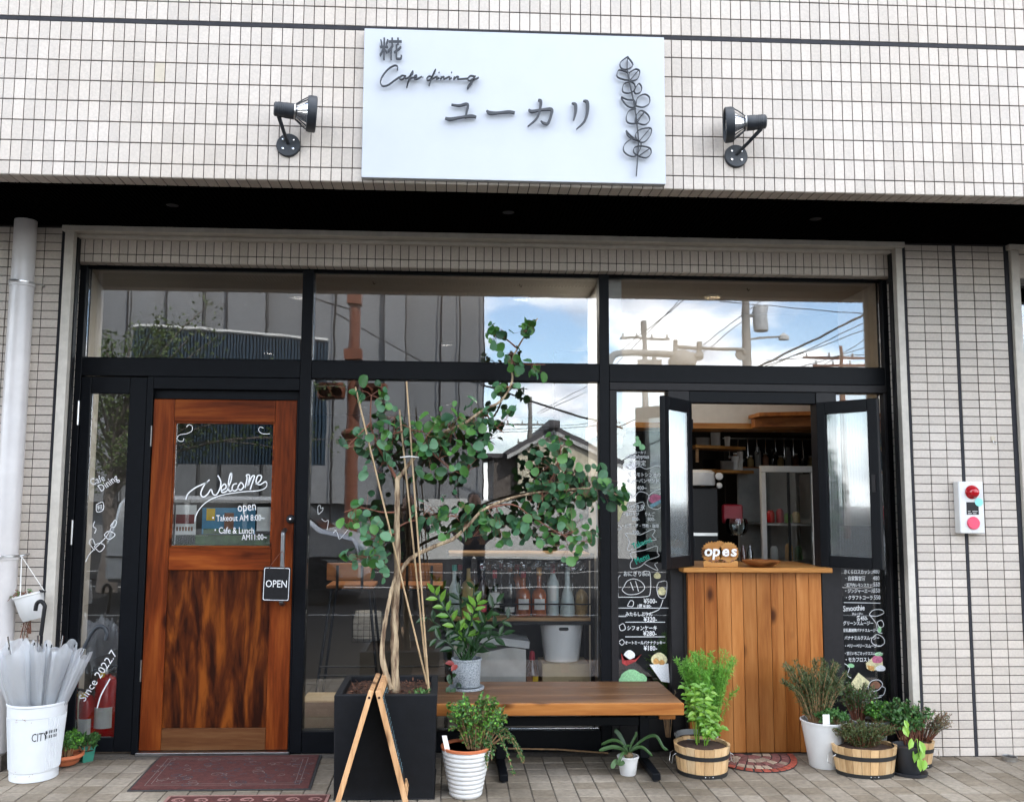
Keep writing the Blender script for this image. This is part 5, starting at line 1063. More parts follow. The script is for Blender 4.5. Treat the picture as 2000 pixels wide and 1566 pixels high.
# ---- cobble mat
cm = thing('cobble_mat', (4.26, -.02, 0), 'half-round reddish cobble pattern mat at the counter foot', 'mat')
m = MB(); m.prism([(4.262+.262*cos(pi+pi*k/24)*1.0, .06+.335*sin(pi+pi*k/24)) for k in range(25)], fl, .001, .007); m.build('backing', 'rubber', cm)
D('cob_red', mat, (.36, .075, .045), .8, .2, 40, rnd=.3); D('cob_mauve', mat, (.22, .085, .075), .8, .2, 40, rnd=.4); D('cob_pale', mat, (.40, .30, .22), .8, .2, 40, rnd=.3)
for j, (r0_, r1_, n, ms) in enumerate(((.86, 1.0, 17, ('cob_red',)), (.68, .85, 14, ('cob_pale', 'cob_pale', 'cob_mauve')), (.50, .67, 11, ('cob_mauve', 'cob_mauve', 'cob_pale')), (.31, .49, 8, ('cob_pale', 'cob_mauve')), (.10, .30, 5, ('cob_mauve', 'cob_pale')))):
    for k in range(n):
        a0, a1 = pi+pi*k/n+.02, pi+pi*(k+1)/n-.02; e0, e1 = r0_+.008, r1_-.008
        P = [(4.262+.262*r_*cos(a), .055+.335*r_*sin(a)) for r_, a in ((e0, a0), (e1, a0), (e1, (a0+a1)/2), (e1, a1), (e0, a1))]
        MB().prism(P, fl, .006, .0105+rs(0, .001)).build('cobble', random.choice(ms), cm, bevel=.0012)
# ---- tin at the right wall
tn = thing('tin_can', (5.72, -.075, 0), 'shallow metal ashtray tin on the floor at the right wall', 'tin')
MB().lathe([(.036, 0), (.039, .002), (.039, .022), (.040, .024), (.037, .024), (.036, .006), (0, .006)], (5.72, -.075, 0), 24).build('tin', 'steel', tn, True)
MB().lathe([(.035, .019), (.0, .020)], (5.72, -.075, 0), 20).build('ash', 'black', tn)
# ---- leaf litter
lt_ = MB()
for i in range(150):
    x, y = random.choice(((.66, .06, .16, .05), (.70, .02, .2, .05), (3.3, -.33, .35, .10), (5.3, -.42, .3, .15), (1.2, .11, .7, .02)))[0:2], 0
    x0_, y0_, dx, dy = random.choice(((.66, .07, .16, .06), (.68, .0, .2, .05), (3.35, -.35, .30, .10), (5.3, -.45, .3, .18), (4.3, -.5, .9, .2)))
    lt_.leaf((x0_+rs(-dx, dx), y0_+rs(-dy, dy), .003), (rs(-1, 1), rs(-1, 1), rs(0, .2)), (0, 0, 1), rs(.004, .013), rs(.002, .006), .2, 4)
tag(lt_.build('leaf_litter', 'dry'), 'scattered dry leaf crumbs on the pavement', None, None, 'stuff')
# ================================================================== INSIDE THE CAFE
def downlight(x, y, warm, label):
    t = thing('downlight', (x, y, 2.81), label, 'lamp', 'ceiling downlights inside the cafe')
    MB().lathe([(.050, 0), (.062, -.001), (.060, -.006), (.050, -.004)], (x, y, 2.81), 24).build('ring', 'pot_white', t, True)
    MB().lathe([(.049, -.003), (0, -.003)], (x, y, 2.81), 20).build('bulb', 'glow_warm' if warm else 'glow_white', t)
    l = bpy.data.lights.new('downlight_lamp', 'AREA'); l.shape = 'DISK'; l.size = .10; l.energy = (1.6 if y > 1 else 3.5) if not warm else .5; l.color = (1, .72, .42) if warm else (1, .93, .82)
    o = bpy.data.objects.new('downlight_lamp', l); COL.objects.link(o); o.parent = t; o.location = (0, 0, -.012)
for x, y, wm, lab in ((1.50, .86, 0, 'white downlight closest to the glass above the wooden door'), (.83, 3.2, 0, 'white downlight deep inside, low in the left transom light'), (2.50, 2.6, 0, 'white downlight in the middle transom light'), (3.02, .80, 0, 'white downlight added to brighten the bottle shelf, close to the sky reflection'), (4.29, .64, 1, 'warm yellow downlight above the takeout hatch'), (1.28, 8.0, 0, 'distant downlight seen through the left of the eucalyptus crown'), (2.55, 7.5, 0, 'distant downlight seen above the eucalyptus crown')):  # the one over the bottle shelf is added fill for the goods there
    downlight(x, y, wm, lab)
for k, x in enumerate((2.05, 2.98, 4.45)): one('ceiling_hook', MB().tube(smooth_pts([(x, .42, 2.809), (x, .42, 2.80), (x+.008, .42, 2.792), (x+.014, .42, 2.80)]), .0022, 5), 'black', ('small black ceiling hook at the left of the middle transom light', 'small black ceiling hook at the right of the middle transom light', 'small black ceiling hook over the takeout hatch')[k], 'hook')
# bar stools
def stool(cx, cy, label):
    t = thing('bar_stool', (cx, cy, 0), label, 'stool', 'bar stools behind the window')
    box(cx-.165, cx+.165, cy-.15, cy+.18, .822, .846).build('seat', 'stool_wood', t, bevel=.004)
    box(cx-.160, cx+.160, cy-.185, cy-.165, .882, 1.000).build('backrest', 'stool_wood', t, bevel=.004)
    for s in (-1, 1):
        box(cx+s*.085-.009, cx+s*.085+.009, cy-.197, cy-.186, .80, .985).build('back_strut', 'black', t)
        for q, y in ((-1, cy-.13), (1, cy+.15)): MB().tube([(cx+s*.13, y, .82), (cx+s*.225, y+q*.07, .0)], .010, 8).build('leg', 'lamp_black', t, True)
    for z, y in ((.30, -.18), (.24, -.185)): MB().tube([(cx-.195, cy+y, z), (cx+.195, cy+y, z)], .006, 6).build('footrest', 'lamp_black', t)
    box(cx-.15, cx+.15, cy-.14, cy+.16, .808, .821).build('seat_frame', 'black', t)
stool(1.865, 1.33, 'wooden-backed bar stool left of the eucalyptus trunk behind the glass')
stool(2.345, 1.33, 'wooden-backed bar stool right of the eucalyptus trunk behind the glass')
tb = thing('tote_bag', (1.90, 1.9, 0), 'pale tote bag inside a black wire basket under the bar stool', 'bag')
MB().lathe([(.08, .36), (.11, .38), (.115, .50), (.10, .58), (.09, .57)], (1.93, 1.9, 0), 20, None, 1, .6).build('bag', 'canvas', tb, True)
m = MB()
for k in range(6): m.tube([(1.82+.044*k, 1.80, .36), (1.82+.044*k, 1.80, .60)], .002, 4); m.tube([(1.82, 1.80, .36+.046*k), (2.04, 1.80, .36+.046*k)], .002, 4)
m.build('basket', 'black', tb, kind='stuff')
one('foam_box', box(1.69, 1.98, .27, .52, .02, .262), 'cardboard', 'low yellowish box on the floor inside the bottom left window corner', 'box', bevel=.006)
# shelf
sh = thing('bottle_shelf', (2.98, .49, 0), 'black steel shelf with wooden boards standing behind the window', 'shelf')
for z, m_ in ((1.100, 'shelf_wood'), (.712, 'shelf_wood'), (.285, 'shelf_wood')):
    box(2.545, 3.415, .355, .625, z, z+.020).build('board', m_, sh, bevel=.002); box(2.545, 3.415, .362, .62, z-.024, z-.001).build('rail', 'black', sh)
for x in (2.53, 3.416):
    for y in (.355, .60): box(x, x+.022, y, y+.022, 0, 1.12).build('post', 'black', sh)
MB().tube([(2.552, .362, .812), (3.416, .362, .812)], .005, 6).build('guard_rail', 'black', sh)
box(2.545, 3.415, .626, .632, .30, 1.10).build('back_panel', 'dark_room', sh)
one('window_post', box(3.434, 3.4405, .24, .26, .12, 1.6), 'steel', 'thin bright metal strip standing at the right edge of the big window', 'post')
def bottle(px, y, z, prof, body, label, cap=None, lab=None, capm=None, n=18):
    t = thing('bottle', (px, y, z), label, 'bottle', 'bottles on the shelf behind the window')
    MB().lathe(prof, (px, y, z), n).build('glass', body, t, True)
    h = prof[-1][1]; r_ = prof[-1][0]
    if capm: MB().lathe([(r_+.002, h-.004), (r_+.003, h), (r_+.003, h+cap), (0, h+cap)], (px, y, z), 14).build('cap', capm, t, True)
    if lab:
        m_, z0, z1, a = lab; R0 = max(q[0] for q in prof)+.0008; m = MB(); K = 8; vs = []
        for k in range(K+1):
            th_ = -pi/2-a+2*a*k/K; vs += [(px+R0*cos(th_), y+R0*sin(th_), z+z0), (px+R0*cos(th_), y+R0*sin(th_), z+z1)]
        m.add(vs, [(2*k, 2*k+2, 2*k+3, 2*k+1) for k in range(K)]); m.build('label', m_, t)
SB = lambda r_, sh_, nk, h: [(r_*.95, 0), (r_, .006), (r_, sh_), (r_*.86, sh_+.02), (r_*.5, sh_+.045), (nk, sh_+.065), (nk, h)]
Z = .7335
for k, x in enumerate((2.62, 2.71, 2.80, 2.88, 3.15, 3.24, 3.33)): bottle(x, .575, Z, SB(.034, .17+.012*(k % 3), .012, .27+.012*(k % 2)), ('dark_glass', 'brown_glass', 'dark_glass')[k % 3], ('tall dark bottle in the back row behind the teal-capped bottle', 'brown bottle in the back row behind the tan wrapped bottle', 'black bottle in the back row behind the pink label', 'black bottle in the back row behind the wine bottle', 'brown bottle in the back row behind the orange-capped whisky', 'black bottle in the back row behind the frosted cone bottle', 'black bottle in the back row behind the squat tan bottle')[k], .03, ('paper', .05, .10, .7) if k % 2 else None, ('cap_red', 'black', 'brown_print')[k % 3])
bottle(2.583, .47, Z, SB(.036, .15, .012, .275), 'frost', 'clear frosted bottle with a teal cap at the left of the shelf', .032, None, 'cap_teal')
bottle(2.670, .46, Z, [(.038, 0), (.040, .01), (.040, .185), (.034, .20), (.014, .215), (.012, .29)], 'kraft', 'tan paper-wrapped bottle second on the shelf', .01, None, 'black')
bottle(2.755, .50, Z, SB(.036, .17, .012, .285), 'brown_glass', 'dark bottle with a pink-red label behind the potted plant leaves', .02, ('pink', .02, .07, .9), 'cap_red')
bottle(2.833, .47, Z, SB(.036, .17, .012, .225), 'dark_glass', 'dark wine bottle with a cream label and dark red capsule', .050, ('paper', .05, .14, 1.0), 'cap_red')
bottle(2.928, .49, Z, SB(.038, .18, .013, .265), 'dark_glass', 'black bottle with a bronze neck and low white label', .03, ('paper', .02, .05, .9), 'brown_print')
bottle(2.978, .56, Z, SB(.036, .19, .013, .275), 'amber', 'amber bottle standing behind the two whisky bottles', .03, None, 'cap_red')
bottle(3.010, .45, Z, [(.044, 0), (.046, .006), (.046, .125), (.040, .15), (.022, .165), (.014, .18), (.014, .235)], 'amber', 'amber whisky bottle with white crest label and red cap', .035, ('paper', .04, .105, .75), 'cap_red')
bottle(3.055, .56, Z, SB(.032, .18, .012, .26), 'dark_glass', 'slim black bottle behind the whisky bottles', .03, None, 'brown_print')
bottle(3.108, .45, Z, [(.044, 0), (.046, .006), (.046, .125), (.040, .15), (.022, .165), (.014, .18), (.014, .25)], 'amber', 'amber whisky bottle with white crest label and orange capsule', .045, ('paper', .04, .105, .75), 'chalk_orange')
bottle(3.197, .48, Z, SB(.038, .19, .013, .26), 'frost', 'clear spirit bottle with a red capsule and tall white label', .055, ('paper', .09, .185, .5), 'cap_red')
bottle(3.285, .45, Z, [(.044, 0), (.046, .01), (.045, .06), (.036, .12), (.018, .19), (.014, .30)], 'frost', 'frosted cone-shaped bottle near the right shelf end', .012, None, 'black')
bottle(3.375, .47, Z, [(.034, 0), (.040, .02), (.040, .11), (.034, .135), (.018, .15), (.016, .165)], 'tan_drink', 'squat tan bottle at the right shelf end', .015, None, 'brown_glass')
m = MB(); vs = []; nx, nz = 40, 10
for j in range(nz+1):
    for i in range(nx+1): x = 2.74+.65*i/nx; vs.append((x, .395+.012*sin(i*1.3+j*.8)+rs(-.006, .006), 1.095-.09*j/nz*(1-.25*sin(i*.35)**2)+rs(-.004, .004)))
m.add(vs, [(j*(nx+1)+i, j*(nx+1)+i+1, (j+1)*(nx+1)+i+1, (j+1)*(nx+1)+i) for j in range(nz) for i in range(nx)])
one('plastic_wrap', m, 'wrap', 'crumpled clear plastic sheet hanging over the shelf bottles', 'wrap', smooth=True)
cb_ = thing('cardboard_box', (3.265, .49, .306), 'brown cardboard box marked NO.11-1 on the low shelf', 'box')
box(3.120, 3.408, .365, .615, .306, .455).build('carton', 'cardboard', cb_, bevel=.002)
box(3.232, 3.282, .363, .3645, .405, .4545).build('tape', 'tape', cb_); box(3.245, 3.295, .363, .3645, .307, .335).build('tape', 'tape', cb_); box(3.232, 3.282, .3645, .615, .4553, .4562).build('tape', 'tape', cb_)
MB().text('NO.11-1', lambda u, v, w_: (3.280+u, w_, .345+v), .026, .3638).build('lettering', 'black', cb_)
tu = thing('white_tub', (3.258, .48, .457), 'white plastic storage tub on top of the cardboard box', 'tub')
MB().lathe([(.100, 0), (.108, .006), (.128, .175), (.129, .178), (.133, .225), (.135, .230), (.130, .230), (.124, .17), (.10, .012), (0, .012)], (3.252, .485, .457), 32, None, 1, .82).build('body', 'tub_white', tu, True)
MB().prism(rrect(3.222, 3.282, .652, .672, .0098, 5), ident, .3745, .3765).build('hand_slot', 'black', tu)
cb2 = thing('canvas_bag', (2.80, .48, .306), 'grey canvas bag with a white lid resting on it, low on the shelf', 'bag')
m = MB(); vs = []; nx, nz = 14, 8
for side, y in ((0, .365), (1, .60)):
    for j in range(nz+1):
        for i in range(nx+1): vs.append((2.585+.435*i/nx, y+.010*sin(i*1.1+j)*(1 if side else -1)*.8, .307+.235*j/nz+(.012*sin(i*.7) if j == nz else 0)))
k = (nx+1)*(nz+1)
fs = [(s*k+j*(nx+1)+i, s*k+j*(nx+1)+i+1, s*k+(j+1)*(nx+1)+i+1, s*k+(j+1)*(nx+1)+i) for s in (0, 1) for j in range(nz) for i in range(nx)]
for j in range(nz): fs += [(j*(nx+1), (j+1)*(nx+1), k+(j+1)*(nx+1), k+j*(nx+1)), (j*(nx+1)+nx, k+j*(nx+1)+nx, k+(j+1)*(nx+1)+nx, (j+1)*(nx+1)+nx)]
for i in range(nx): fs.append((nz*(nx+1)+i, nz*(nx+1)+i+1, k+nz*(nx+1)+i+1, k+nz*(nx+1)+i))
m.add(vs, fs); m.build('bag', 'canvas', cb2, True)
one('box_lid', MB().box(-.21, .21, -.12, .12, 0, .045, Matrix.Translation((2.83, .47, .572)) @ Matrix.Rotation(R(7), 4, 'Y')), 'pot_white', 'flat white lid lying tilted on the canvas bag', 'lid', bevel=.004)
sb_ = thing('sauce_bottle', (3.07, .44, .306), 'brown sauce bottle with red cap and yellow label before the canvas bag', 'bottle')
MB().lathe([(.038, 0), (.040, .006), (.040, .085), (.030, .12), (.013, .165), (.012, .19)], (3.062, .42, .306), 18).build('glass', 'brown_glass', sb_, True)
MB().lathe([(.018, .165), (.020, .17), (.014, .215), (.0, .22)], (3.062, .42, .306), 12).build('cap', 'cap_red', sb_, True)
for x0, x1, m_ in ((3.025, 3.062, 'brown_print'), (3.063, 3.096, 'yellow')): box(x0, x1, .376, .3785, .312, .380).build('label', m_, sb_)
# posters behind the door glass
for nm, x0, x1, z0, z1, m_, lab in (('paper_notice', .935, 1.055, 1.17, 1.40, 'paper', 'white paper notice at the lower left behind the door glass'), ('poster', 1.09, 1.40, 1.23, 1.385, 'blue_print', 'blue tourist poster with a brown tower behind the door glass'), ('paper_notice', 1.41, 1.50, 1.25, 1.39, 'paper', 'white paper notice at the lower right behind the door glass'), ('green_cloth', .94, 1.50, 1.166, 1.225, 'green_print', 'green cloth along the bottom behind the door glass')):
    t = thing(nm, ((x0+x1)/2, .25, z0), lab, 'poster'); box(x0, x1, .236, .239, z0, z1).build('sheet', m_, t)
    if m_ == 'blue_print':
        box(1.115, 1.165, .2345, .2355, 1.31, 1.38).build('print', 'yellow', t); box(1.22, 1.275, .2345, .2355, 1.232, 1.355).build('print', 'brown_print', t); box(1.10, 1.39, .2340, .2344, 1.231, 1.262).build('print', 'green_print', t)
    if z1 == 1.40:
        box(.938, 1.045, .2345, .2355, 1.29, 1.345).build('print', 'red_print', t)
        m = MB()
        for k in range(6): m.box(.942+k*.017, .953+k*.017, .2345, .2355, 1.248, 1.272)
        m.build('print', 'brown_print', t, kind='stuff')
# fire extinguishers
def ext(cx, cy, r_, h, label):
    t = thing('fire_extinguisher', (cx, cy, .002), label, 'extinguisher')
    MB().lathe([(r_*.95, .0), (r_, .01), (r_, h*.78), (r_*.8, h*.87), (r_*.35, h*.91), (r_*.3, h*.94)], (cx, cy, .002), 22).build('cylinder', 'red', t, True)
    MB().lathe([(r_*.34, h*.93), (r_*.38, h*.97), (r_*.3, h), (0, h)], (cx, cy, .002), 14).build('valve', 'steel', t, True)
    MB().bar((cx, cy, h*.99), (cx+r_*1.1, cy-.02, h*1.06), .014, .012).build('lever', 'black', t); MB().bar((cx, cy, h*.95), (cx+r_*1.2, cy-.03, h*.97), .012, .01).build('lever', 'black', t)
    MB().tube(smooth_pts([(cx, cy-.01, h*.97), (cx-r_*1.1, cy-.03, h*1.0), (cx-r_*1.25, cy-.03, h*.7), (cx-r_*1.1, cy-.02, h*.35)]), .008, 8).build('hose', 'black', t, True)
    m = MB(); vs = []
    for k in range(9): th_ = -pi/2-1+2*k/8; vs += [(cx+(r_+.001)*cos(th_), cy+(r_+.001)*sin(th_), h*.25), (cx+(r_+.001)*cos(th_), cy+(r_+.001)*sin(th_), h*.52)]
    m.add(vs, [(2*k, 2*k+2, 2*k+3, 2*k+1) for k in range(8)]); m.build('label', 'paper', t)
    MB().lathe([(.008, 0), (.016, .002), (.016, .007), (.008, .009)], (cx-r_*.2, cy-.035, h*.93), 12, rx).build('pin_ring', 'yellow', t)
ext(.545, .335, .062, .44, 'large red fire extinguisher behind the narrow side glass')
ext(.458, .285, .042, .33, 'small red fire extinguisher partly hidden by the window stile')
# ---- kitchen behind the hatch
kb = thing('upper_cabinet', (4.6, 1.25, 1.97), 'white cabinet front with a wooden edge at the top of the hatch', 'cabinet')
box(3.61, 5.59, 1.20, 1.5, 2.005, 2.809).build('front', 'wall_white', kb); box(3.61, 5.59, 1.19, 1.5, 1.965, 2.004).build('wood_edge', 'counter_top', kb)
bx2 = thing('wooden_box_shelf', (5.0, .98, 2.0), 'orange wooden box shelf at the upper right of the hatch', 'shelf')
MB().prism([(4.70, .95), (5.4, .70), (5.4, 1.18), (4.70, 1.18)], lambda u, v, w_: (u, v, w_), 2.035, 2.06).build('top', 'plank', bx2); MB().prism([(4.72, 1.10), (5.4, .85), (5.4, 1.18), (4.72, 1.18)], lambda u, v, w_: (u, v, w_), 1.97, 2.034).build('body', 'stool_wood', bx2)
for k, (z, x0, x1) in enumerate(((1.835, 4.36, 4.80), (1.655, 4.40, 4.86))):
    s = thing('wall_shelf', ((x0+x1)/2, 1.6, z), ('upper slanting wooden kitchen shelf with white crockery', 'lower wooden kitchen shelf with plates and cups')[k], 'shelf')
    MB().prism([(x0, 1.35), (x1, 1.55), (x1, 1.80), (x0, 1.60)], lambda u, v, w_: (u, v, w_), z, z+.022).build('board', 'counter_top', s); MB().bar((x0+.05, 1.5, z-.10), (x0+.05, 1.5, z), .02, .02).build('bracket', 'shelf_wood', s)
pk = 0
for x, y, z, n, m_ in ((4.45, 1.48, 1.858, 7, 'pot_white'), (4.56, 1.52, 1.858, 12, 'pot_white'), (4.50, 1.49, 1.678, 9, 'black'), (4.66, 1.56, 1.678, 8, 'pot_white')):
    t = thing('plate_stack', (x, y, z), ('stack of white plates on the upper kitchen shelf', 'tall stack of white bowls on the upper kitchen shelf', 'stack of dark plates on the lower kitchen shelf', 'stack of small white saucers on the lower kitchen shelf')[pk], 'plates'); pk += 1
    for k in range(n): MB().lathe([(.03, .0), (.055 if n != 12 else .038, .008), (.054 if n != 12 else .037, .0085), (.03, .003)], (x, y, z+k*.0085), 18).build('plate', m_, t, True)
for k, (x, y, z, r_, h) in enumerate(((4.66, 1.55, 1.858, .022, .075), (4.74, 1.62, 1.678, .028, .11), (4.80, 1.68, 1.678, .022, .15))):
    t = thing('cup', (x, y, z), ('tall patterned cup on the upper kitchen shelf', 'cream tumbler on the lower kitchen shelf', 'tall pale jar at the right end of the lower kitchen shelf')[k], 'cup')
    MB().lathe([(r_*.8, 0), (r_, h), (r_-.003, h), (r_*.75, .004), (0, .004)], (x, y, z), 16).build('body', 'paper', t, True)
cf = thing('coffee_machine', (4.36, 1.22, 1.02), 'black coffee machine with a white top at the left of the hatch', 'machine')
box(4.22, 4.46, 1.15, 1.42, 1.02, 1.54).build('body', 'black', cf, bevel=.01); MB().lathe([(.12, 0), (.125, .01), (.125, .09), (.10, .11), (0, .115)], (4.34, 1.25, 1.555), 24).build('hopper', 'pot_white', cf, True)
for z, r_ in ((1.62, .026), (1.555, .02)): MB().lathe([(r_, 0), (r_, .02), (r_*.5, .024), (0, .024)], (4.47, 1.17, z), 16, rx).build('dial', 'pot_white', cf, True)
box(4.25, 4.44, 1.12, 1.15, 1.20, 1.22).build('tray', 'steel', cf)
fg = thing('display_fridge', (5.02, 1.4, 0), 'white framed glass door fridge at the right of the hatch', 'fridge')
for a, b, c, d in ((4.79, 5.30, 1.655, 1.70), (4.79, 4.825, 0, 1.654), (5.16, 5.21, 0, 1.654)): box(a, b, 1.20, 1.24, c, d).build('frame', 'pot_white', fg, bevel=.003)
box(4.79, 5.30, 1.70, 1.74, 0, 1.7).build('back', 'pot_grey', fg); box(5.27, 5.30, 1.24, 1.7, 0, 1.654).build('side', 'pot_white', fg); box(4.826, 5.159, 1.21, 1.216, .5, 1.654).build('pane', 'glass_dim', fg)
box(4.985, 5.0, 1.203, 1.22, .5, 1.654).build('mullion', 'black', fg)
for z in (1.0, 1.27): box(4.83, 5.26, 1.26, 1.69, z, z+.012).build('shelf', 'steel', fg)
for k, (x, z, m_, h) in enumerate(((4.90, 1.29, 'red', .09), (4.97, 1.29, 'cap_red', .10), (5.03, 1.29, 'dill', .07), (5.09, 1.29, 'kraft', .08), (4.92, 1.02, 'paper', .10), (5.03, 1.02, 'chalk_orange', .12), (5.10, 1.02, 'herb', .10))):
    t = thing('packet', (x, 1.33, z), ('red carton on the upper fridge shelf', 'dark red carton on the upper fridge shelf', 'green vegetable on the upper fridge shelf', 'tan tub on the upper fridge shelf', 'white tub on the lower fridge shelf', 'orange pouch on the lower fridge shelf', 'leafy green bundle on the lower fridge shelf')[k], 'packet')
    MB().lathe([(.026, 0), (.03, .01), (.028, h*.8), (.016, h), (0, h)], (x, 1.33, z), 10).build('body', m_, t, True)
pn = thing('wall_print', (4.83, 1.95, 1.35), 'white card with a black oval on the kitchen wall', 'poster')
box(4.885, 4.945, 1.94, 1.945, 1.33, 1.53).build('card', 'paper', pn); MB().lathe([(.022, 0), (0, .001)], (4.915, 1.94, 1.44), 18, rx, 1, 2).build('oval', 'black', pn)
cl_ = thing('blender_jar', (4.62, 1.3, 1.18), 'clear round jar with a red bag behind it in the kitchen', 'jar')
MB().lathe([(.05, 0), (.075, .03), (.08, .09), (.07, .12), (.066, .12)], (4.62, 1.25, 1.20), 20).build('jar', 'bottle_clear', cl_, True); box(4.55, 4.70, 1.34, 1.38, 1.28, 1.42).build('bag', 'cap_red', cl_, bevel=.01)
wk = thing('work_counter', (4.7, 1.3, 0), 'dark steel work counter in the kitchen', 'counter'); box(4.1, 4.785, 1.0, 1.5, 0, 1.0).build('body', 'black', wk); box(4.1, 4.785, .98, 1.5, 1.001, 1.019).build('top', 'steel', wk)
ut = thing('utensil_rail', (5.0, 1.95, 1.9), 'rail of hanging steel spoons and ladles in the kitchen', 'rail')
MB().tube([(4.75, 1.95, 1.95), (5.55, 1.95, 1.95)], .005, 6).build('rail', 'steel', ut)
for k in range(9):
    x = 4.80+.075*k; h = rs(.10, .17); m = MB(); m.tube([(x, 1.945, 1.95), (x+rs(-.008, .008), 1.94, 1.95-h)], .004, 6); m.lathe([(0, -.012), (.014, -.006), (.018, .004), (.008, .012), (0, .012)], (x, 1.94, 1.95-h), 10); m.build('utensil', 'chrome', ut, True)
for k, (x, z) in enumerate(((4.43, 1.058), (4.475, 1.058))):
    t = thing('sauce_bottle', (x, .55, z), ('left clear sauce bottle at the back of the takeout counter', 'right clear sauce bottle at the back of the takeout counter')[k], 'bottle')
    MB().lathe([(.018, 0), (.019, .06), (.012, .08), (.005, .105), (0, .108)], (x, .55, z), 12).build('body', 'bottle_clear' if k else 'brown_glass', t, True)
# counter-top sign and bowl
os_ = thing('wooden_shop_sign', (4.15, .12, 1.058), 'cut-out wooden gear sign with white letters opes on the counter', 'sign')
def gear(cx, cz, r_, n=22):
    P = []
    for k in range(n*2): q = r_ if k % 2 else r_*.85; a = 2*pi*k/(n*2); P.append((cx+q*cos(a), cz+q*sin(a)))
    return P
for cx, cz, r_ in ((4.098, 1.142, .066), (4.198, 1.142, .064), (4.146, 1.168, .044)): MB().prism(gear(cx, cz, r_), ident, .118+.003*(r_ < .05), .126+.003*(r_ < .05)).build('gear', 'counter_top', os_)
for cx in (4.075, 4.115, 4.160, 4.21): MB().tube(smooth_pts([(cx, .117, 1.085), (cx+.010, .116, 1.098), (cx+.022, .117, 1.085)]), .0035, 6).build('scroll', 'brown_print', os_)
MB().prism([(4.045, 1.0585), (4.25, 1.0585), (4.25, 1.092), (4.235, 1.094), (4.20, 1.082), (4.10, 1.082), (4.06, 1.094), (4.045, 1.092)], ident, .112, .1175).build('base', 'counter_top', os_, bevel=.001)
for k, (ch, x) in enumerate((('o', 4.046), ('p', 4.096), ('e', 4.152), ('s', 4.206))):
    m = MB()
    for d in (.105, .111): m.text(ch, lambda u, v, w_: (x+u*1.05+.12*v, w_, 1.122+v), .088, d, .002)
    m.build('letter', 'chalk', os_)
D('bowl_wood', wood, (.16, .05, .015), (.30, .11, .035), (.4, .17, .06), 'x', 14, .3)
one('wooden_bowl', MB().lathe([(.045, 0), (.06, .002), (.10, .022), (.112, .038), (.109, .038), (.09, .024), (.05, .008), (0, .007)], (4.395, .13, 1.0585), 36), 'bowl_wood', 'shallow brown wooden bowl on the takeout counter', 'bowl', smooth=True)

# more kitchen clutter
for k in range(12):
    x = 4.86+.062*k; h = (.10, .14, .08, .16)[k % 4]
    t = thing('storage_jar', (x, 1.98, 1.72), '%s small %s jar in the row on the high back shelf of the kitchen' % (('leftmost', 'middle', 'rightmost')[k//4], ('brown', 'black glass', 'tan', 'grey')[k % 4]), 'jar', 'jars on the kitchen back shelf')
    MB().lathe([(.022, 0), (.026, .006), (.026, h*.75), (.015, h*.85), (.015, h)], (x, 1.98, 1.722), 12).build('jar', ('brown_print', 'dark_glass', 'kraft', 'pot_grey')[k % 4], t, True)
    MB().lathe([(.018, h), (.018, h+.012), (0, h+.012)], (x, 1.98, 1.722), 10).build('lid', ('steel', 'black')[k % 2], t)
bs3 = thing('back_shelf', (5.2, 1.99, 1.70), 'dark back shelf carrying the row of kitchen jars', 'shelf'); box(4.80, 5.59, 1.93, 2.06, 1.702, 1.720).build('board', 'stool_wood', bs3); box(4.80, 5.59, 2.061, 2.08, 1.3, 1.99).build('back_panel', 'dark_room', bs3)
# ================================================================== ACROSS THE STREET (seen mirrored in the glass)
sb2 = thing('sheeted_building', (-6, -22, 0), 'tall building wrapped in grey scaffold sheeting, mirrored in the windows', 'building')
XR = (3.563, -21.608, 7.830)[0]; XL = -15.0
xs_ = [XR-d for d in (0, .75, 1.32, 2.42, 3.05, 4.6, 5.5, 6.7, 7.9, 8.6, 9.7, 10.9, 11.9, 13.2, 14.5, 16, 17.4, 18.6)]
for i in range(len(xs_)-1):
    b, a = xs_[i], xs_[i+1]; dy = rs(-.25, .25) if i % 2 else -.35
    for z0, z1 in ((1.3, 5.1), (5.14, 9.4), (9.44, 15)):
        MB().prism([(a+.008, -21.6+dy*.5), (b-.008, -21.6+dy*.5+rs(-.08, .08)), (b-.008, -22.2), (a+.008, -22.2)], lambda u, v, w_: (u, v, w_), z0, z1).build('sheet', 'sheet', sb2)
    MB().tube([(b, -21.5, 0), (b, -21.5, 15)], .022, 6).build('scaffold_pole', 'black' if i % 3 == 1 else 'alu2', sb2)
box(XL, XR-.05, -26, -22.25, 0, 15).build('core', 'sheet', sb2)
one('hoarding', box(1.55, 9, -16.75, -16.65, 0, 1.45), 'hoard', 'white site hoarding along the far side of the street, mirrored in the glass', 'fence')
bsd = thing('blue_shed', (-5, -16, 0), 'blue corrugated shed with a pale roof edge, mirrored in the left transom light', 'building')
A, B = (-4.629, -14.608, 5.308), (-0.266, -14.608, 5.055)
m = MB()
for k in range(60):
    x = A[0]+(B[0]-A[0])*k/60; z = A[2]+(B[2]-A[2])*(k/60)**1.3; m.box(x, x+(B[0]-A[0])/60*.6, -14.62, -14.55, 2.2, z); m.box(x, x+(B[0]-A[0])/60, -14.7, -14.62, 2.2, z)
m.build('wall', 'blue_roof', bsd, kind='stuff')
MB().tube([(A[0]+(B[0]-A[0])*k/10, -14.55, A[2]+(B[2]-A[2])*(k/10)**1.3) for k in range(11)], .05, 6).build('roof_edge', 'hoard', bsd)
for k in (3, 6, 9): x = A[0]+(B[0]-A[0])*k/10; MB().bar((x-.9, -14.5, 3.2), (x+.5, -14.5, 4.4), .06, .06).build('brace', 'hoard', bsd)
